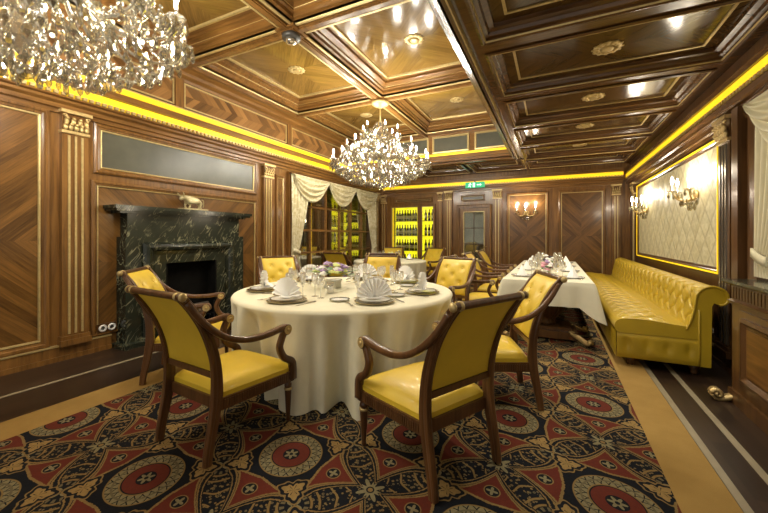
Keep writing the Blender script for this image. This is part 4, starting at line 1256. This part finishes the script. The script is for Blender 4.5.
# ------------------------------------------------------------------ tableware
def pr_plate(name, cat, rad, mat, rim, rimw, z=0):
    t = empty(name, cat=cat)
    MB().lathe([(rad*.55, 0), (rad*.6, .003), (rad*.72, .005), (rad, .014), (rad, .017), (rad*.72, .009), (rad*.6, .007), (.0005, .006)], n=40).build('body', mat, t)
    MB().lathe([(rad*(1-rimw), .0155), (rad*1.003, .0172), (rad*1.006, .0155), (rad*1.0, .0135)], n=40, caps=False).build('rim', rim, t)
    return t
P_ch = Proto(pr_plate('charger_plate', 'plate', .165, 'charger', 'gilt', .05))
P_pl = Proto(pr_plate('dinner_plate', 'plate', .135, 'china', 'charger', .06))
P_br = Proto(pr_plate('bread_plate', 'plate', .085, 'china', 'charger', .16))
def pr_fan():
    m = MB(); n = 22
    # pleated fan standing upright, in local x-z, with depth folds in y
    vs = []; fs = []
    for j in range(6):
        q = j/5
        for i in range(n+1):
            a = R(8+164*i/n); rr_ = .018+.138*q
            y = (.012 if i % 2 else -.012)*(.35+q*.9)
            vs.append((rr_*math.cos(a), y-.004, .004+rr_*math.sin(a)*1.02))
    for j in range(5):
        for i in range(n):
            b = j*(n+1)+i; fs.append((b, b+1, b+n+2, b+n+1))
    m.add(vs, fs)
    vs2 = [(x, y+.006, z) for x, y, z in vs]; m.add(vs2, fs)
    m.box(-.055, .055, -.03, .06, .0, .010)
    # the folded tail that props the fan
    m.add([(-.05, .0, .07), (.05, .0, .07), (.06, .085, .004), (-.06, .085, .004)], [(0, 1, 2, 3)])
    o = m.build('napkin', 'napkin'); o['category'] = 'napkin'; return o
P_nap = Proto(pr_fan())
def pr_cone():
    m = MB().lathe([(.070, 0), (.066, .015), (.044, .06), (.024, .10), (.007, .13), (.0005, .132)], n=18, flute=.18, nf=5)
    o = m.build('napkin', 'napkin'); o['category'] = 'napkin'; return o
P_cone = Proto(pr_cone())
def pr_glass(name, h, bowl, hb):
    t = empty(name, cat='glass')
    zb = h-hb
    MB().lathe([(bowl*.25, zb), (bowl*.75, zb+hb*.15), (bowl, zb+hb*.45), (bowl*.93, zb+hb*.8), (bowl*.82, h), (bowl*.80, h), (bowl*.90, zb+hb*.8), (bowl*.96, zb+hb*.45), (bowl*.7, zb+hb*.18), (.0005, zb+hb*.06)], n=20).build('bowl', 'glass', t)
    MB().lathe([(.034, 0), (.033, .003), (.006, .008), (.004, .02), (.004, zb-.01), (.009, zb+.004)], n=16).build('stem', 'glass', t)
    return t
P_g1 = Proto(pr_glass('water_goblet', .185, .040, .095))
P_g2 = Proto(pr_glass('wine_glass', .205, .034, .095))
P_g3 = Proto(pr_glass('champagne_flute', .215, .025, .13))
def pr_fork():
    m = MB().sweep(catmull([(0, -.10, .004), (0, -.02, .010), (0, .05, .006), (0, .065, .008)], 5), lambda i, n: [(-.009+.004*math.sin(PI*i/n), -.0012), (.009-.004*math.sin(PI*i/n), -.0012), (.009-.004*math.sin(PI*i/n), .0012), (-.009+.004*math.sin(PI*i/n), .0012)], (1, 0, 0))
    for x in (-.0095, -.0032, .0032, .0095): m.sweep([(x*.7, .062, .008), (x, .085, .006), (x, .115, .010)], [(-.0016, -.001), (.0016, -.001), (.0016, .001), (-.0016, .001)], (1, 0, 0))
    m.box(-.012, .012, .058, .072, .0065, .009)
    o = m.build('fork', 'silver'); o['category'] = 'cutlery'; return o
def pr_knife():
    m = MB().sweep([(0, -.11, .004), (0, -.02, .005)], rect_sec(.008, .004, .002), (1, 0, 0))
    m.add([(-.008, -.02, .003), (.008, -.02, .003), (.010, .08, .003), (.002, .12, .003), (-.008, .10, .003), (-.008, -.02, .0055), (.008, -.02, .0055), (.010, .08, .004), (.002, .12, .004), (-.008, .10, .0055)],
          [(0, 1, 2, 3, 4), (5, 9, 8, 7, 6), (0, 1, 6, 5), (1, 2, 7, 6), (2, 3, 8, 7), (3, 4, 9, 8), (4, 0, 5, 9)])
    o = m.build('knife', 'silver'); o['category'] = 'cutlery'; return o
P_fk, P_kn = Proto(pr_fork()), Proto(pr_knife())
ZT = .761
seats = [(-41, 'before nearest right armchair'), (-95, 'before nearest left armchair'), (-146, 'before the fireplace armchair'),
         (154, 'by the pilaster armchair'), (104, 'under the far chandelier'), (62, 'before the far right armchair'), (6, 'before the armchair at right')]
def at(c, ang, rad, side):
    a = R(ang)
    return (c[0]+rad*math.cos(a)-side*math.sin(a), c[1]+rad*math.sin(a)+side*math.cos(a))
for ang, w in seats:
    rz = R(ang)+PI/2          # local -y points out to the guest
    p = at(TC, ang, .80, 0)
    P_ch.put((*p, ZT), 0, 'pewter charger plate on the round table '+w, 'charger plates')
    P_pl.put((*p, ZT+.016), 0, 'white dinner plate on charger on round table '+w, 'dinner plates')
    P_nap.put((*p, ZT+.0345), rz, 'fan folded white napkin on round table '+w, 'fan napkins')
    q = at(TC, ang, .80, -.215); P_fk.put((*q, ZT), rz+PI, 'silver fork on the round table '+w, 'forks')
    q = at(TC, ang, .80, .215); P_kn.put((*q, ZT), rz+PI, 'silver knife on the round table '+w, 'knives')
    q = at(TC, ang, .62, -.24); P_br.put((*q, ZT), 0, 'small gilt rimmed bread plate on round table '+w, 'bread plates')
    q = at(TC, ang, .54, .14); P_g1.put((*q, ZT), 0, 'round bowled water goblet on round table '+w, 'water goblets')
    q = at(TC, ang, .50, .04); P_g2.put((*q, ZT), 0, 'tall wine glass on round table '+w, 'wine glasses')
    q = at(TC, ang, .55, -.06); P_g3.put((*q, ZT), 0, 'slim champagne flute on round table '+w, 'champagne flutes')

def bouquet(name, loc, label, vase, cols_, spread, n, seed, h0):
    r4 = random.Random(seed)
    t = empty(name, loc, 0, label, 'flowers')
    v = vase(t)
    for k in range(n):
        a = r4.uniform(0, 2*PI); q = spread*math.sqrt(r4.random()); z = h0+.10*(1-(q/spread)**2)-.03+r4.uniform(-.02, .025)
        c = cols_[k % len(cols_)]
        m_ = MB(); r_ = r4.uniform(.024, .040)
        x, y = q*math.cos(a), q*math.sin(a)
        m_.ball((x, y, z), r_*.6, 8, 5)
        for j in range(6):
            b = 2*PI*j/6; m_.ball((x+r_*.6*math.cos(b), y+r_*.6*math.sin(b), z-.003), r_*.55, 7, 4, (1, 1, .7))
        m_.build('flower', c, t)
    for k in range(n//2+4):
        a = r4.uniform(0, 2*PI); q = spread*r4.uniform(.7, 1.25)
        x, y = q*math.cos(a), q*math.sin(a); z = h0+r4.uniform(-.03, .02)
        wv = Vector((-math.sin(a), math.cos(a), 0))*.03; p0 = Vector((x*.5, y*.5, z-.03)); p1 = Vector((x, y, z)); p2 = Vector((x*1.25, y*1.25, z+.005))
        MB().add([p0, p1-wv, p2, p1+wv], [(0, 1, 2, 3)]).build('leaf', 'leaf', t)
    return t
def vase_box(t): return MB().box(-.075, .075, -.05, .05, 0, .075).box(-.08, .08, -.055, .055, .065, .08).build('vase', 'stone', t)
def vase_pot(t): return MB().lathe([(.035, 0), (.05, .02), (.055, .07), (.048, .08)], n=16).build('vase', 'stone', t)
bouquet('flower_arrangement', (TC[0]-.16, TC[1]+.0, ZT), 'lilac, lime and white flowers in a stone box on round table', vase_box, ['lilac', 'lime', 'whitep', 'lilac'], .20, 44, 2, .18)
t = empty('votive_candle', (TC[0]+.02, TC[1]-.30, ZT), 0, 'glass candle holder beside the flowers on the round table', 'candle')
MB().lathe([(.03, 0), (.035, .005), (.036, .10), (.033, .10), (.032, .012), (.0005, .012)], n=18).build('holder', 'glass', t)
MB().lathe([(.028, .012), (.028, .06), (.0005, .06)], n=14).build('candle', 'whitep', t)

# long table
bouquet('flower_pot', ((LX0+LX1)/2+.0, 5.49, .767), 'pot of pink and white flowers on the near half of long table', vase_pot, ['pink', 'whitep', 'lilac'], .10, 16, 5, .10)
bouquet('flower_pot', ((LX0+LX1)/2, 6.42, .767), 'dark leafed white flower pot on the far half of long table', vase_pot, ['whitep', 'dgrey', 'whitep'], .11, 14, 6, .13)
names_y = (('nearest', 5.02), ('second', 5.95), ('third', 6.85), ('farthest', 7.75))
for sx, sn in ((-1, 'window side'), (1, 'sofa side')):
    for nm, y in names_y:
        xc = (LX0+LX1)/2+sx*.30; w = '%s place on the %s of long table' % (nm, sn)
        P_pl.put((xc, y, .767), 0, 'white dinner plate, '+w, 'dinner plates')
        P_cone.put((xc, y, .7755), rnd.random(), 'peaked white napkin, '+w, 'peaked napkins')
        P_g2.put((xc-sx*.11, y+.17, .767), 0, 'tall wine glass, '+w, 'wine glasses')
        P_g1.put((xc-sx*.19, y+.10, .767), 0, 'round bowled water goblet, '+w, 'water goblets')
        P_g3.put((xc-sx*.19, y-.10, .767), 0, 'slim champagne flute, '+w, 'champagne flutes')
        P_fk.put((xc, y-sx*.19*sx, .767), R(90)*sx, 'silver fork, '+w, 'forks')
        P_kn.put((xc, y+.19, .767), R(90)*sx, 'silver knife, '+w, 'knives')
# far round table
for ang, w in ((-62, 'front right'), (-122, 'front left'), (60, 'back right'), (120, 'back left')):
    p = at(T2, ang, .55, 0)
    P_pl.put((*p, ZT), 0, 'white dinner plate on far round table, %s place' % w, 'dinner plates')
    P_cone.put((*p, ZT+.009), .3, 'peaked white napkin on far round table, %s place' % w, 'peaked napkins')
    q = at(T2, ang, .34, .12); P_g2.put((*q, ZT), 0, 'tall wine glass on far round table, %s place' % w, 'wine glasses')
bouquet('flower_pot', (T2[0], T2[1], ZT), 'small green and white plant pot on the far round table', vase_pot, ['whitep', 'lime'], .09, 12, 8, .11)
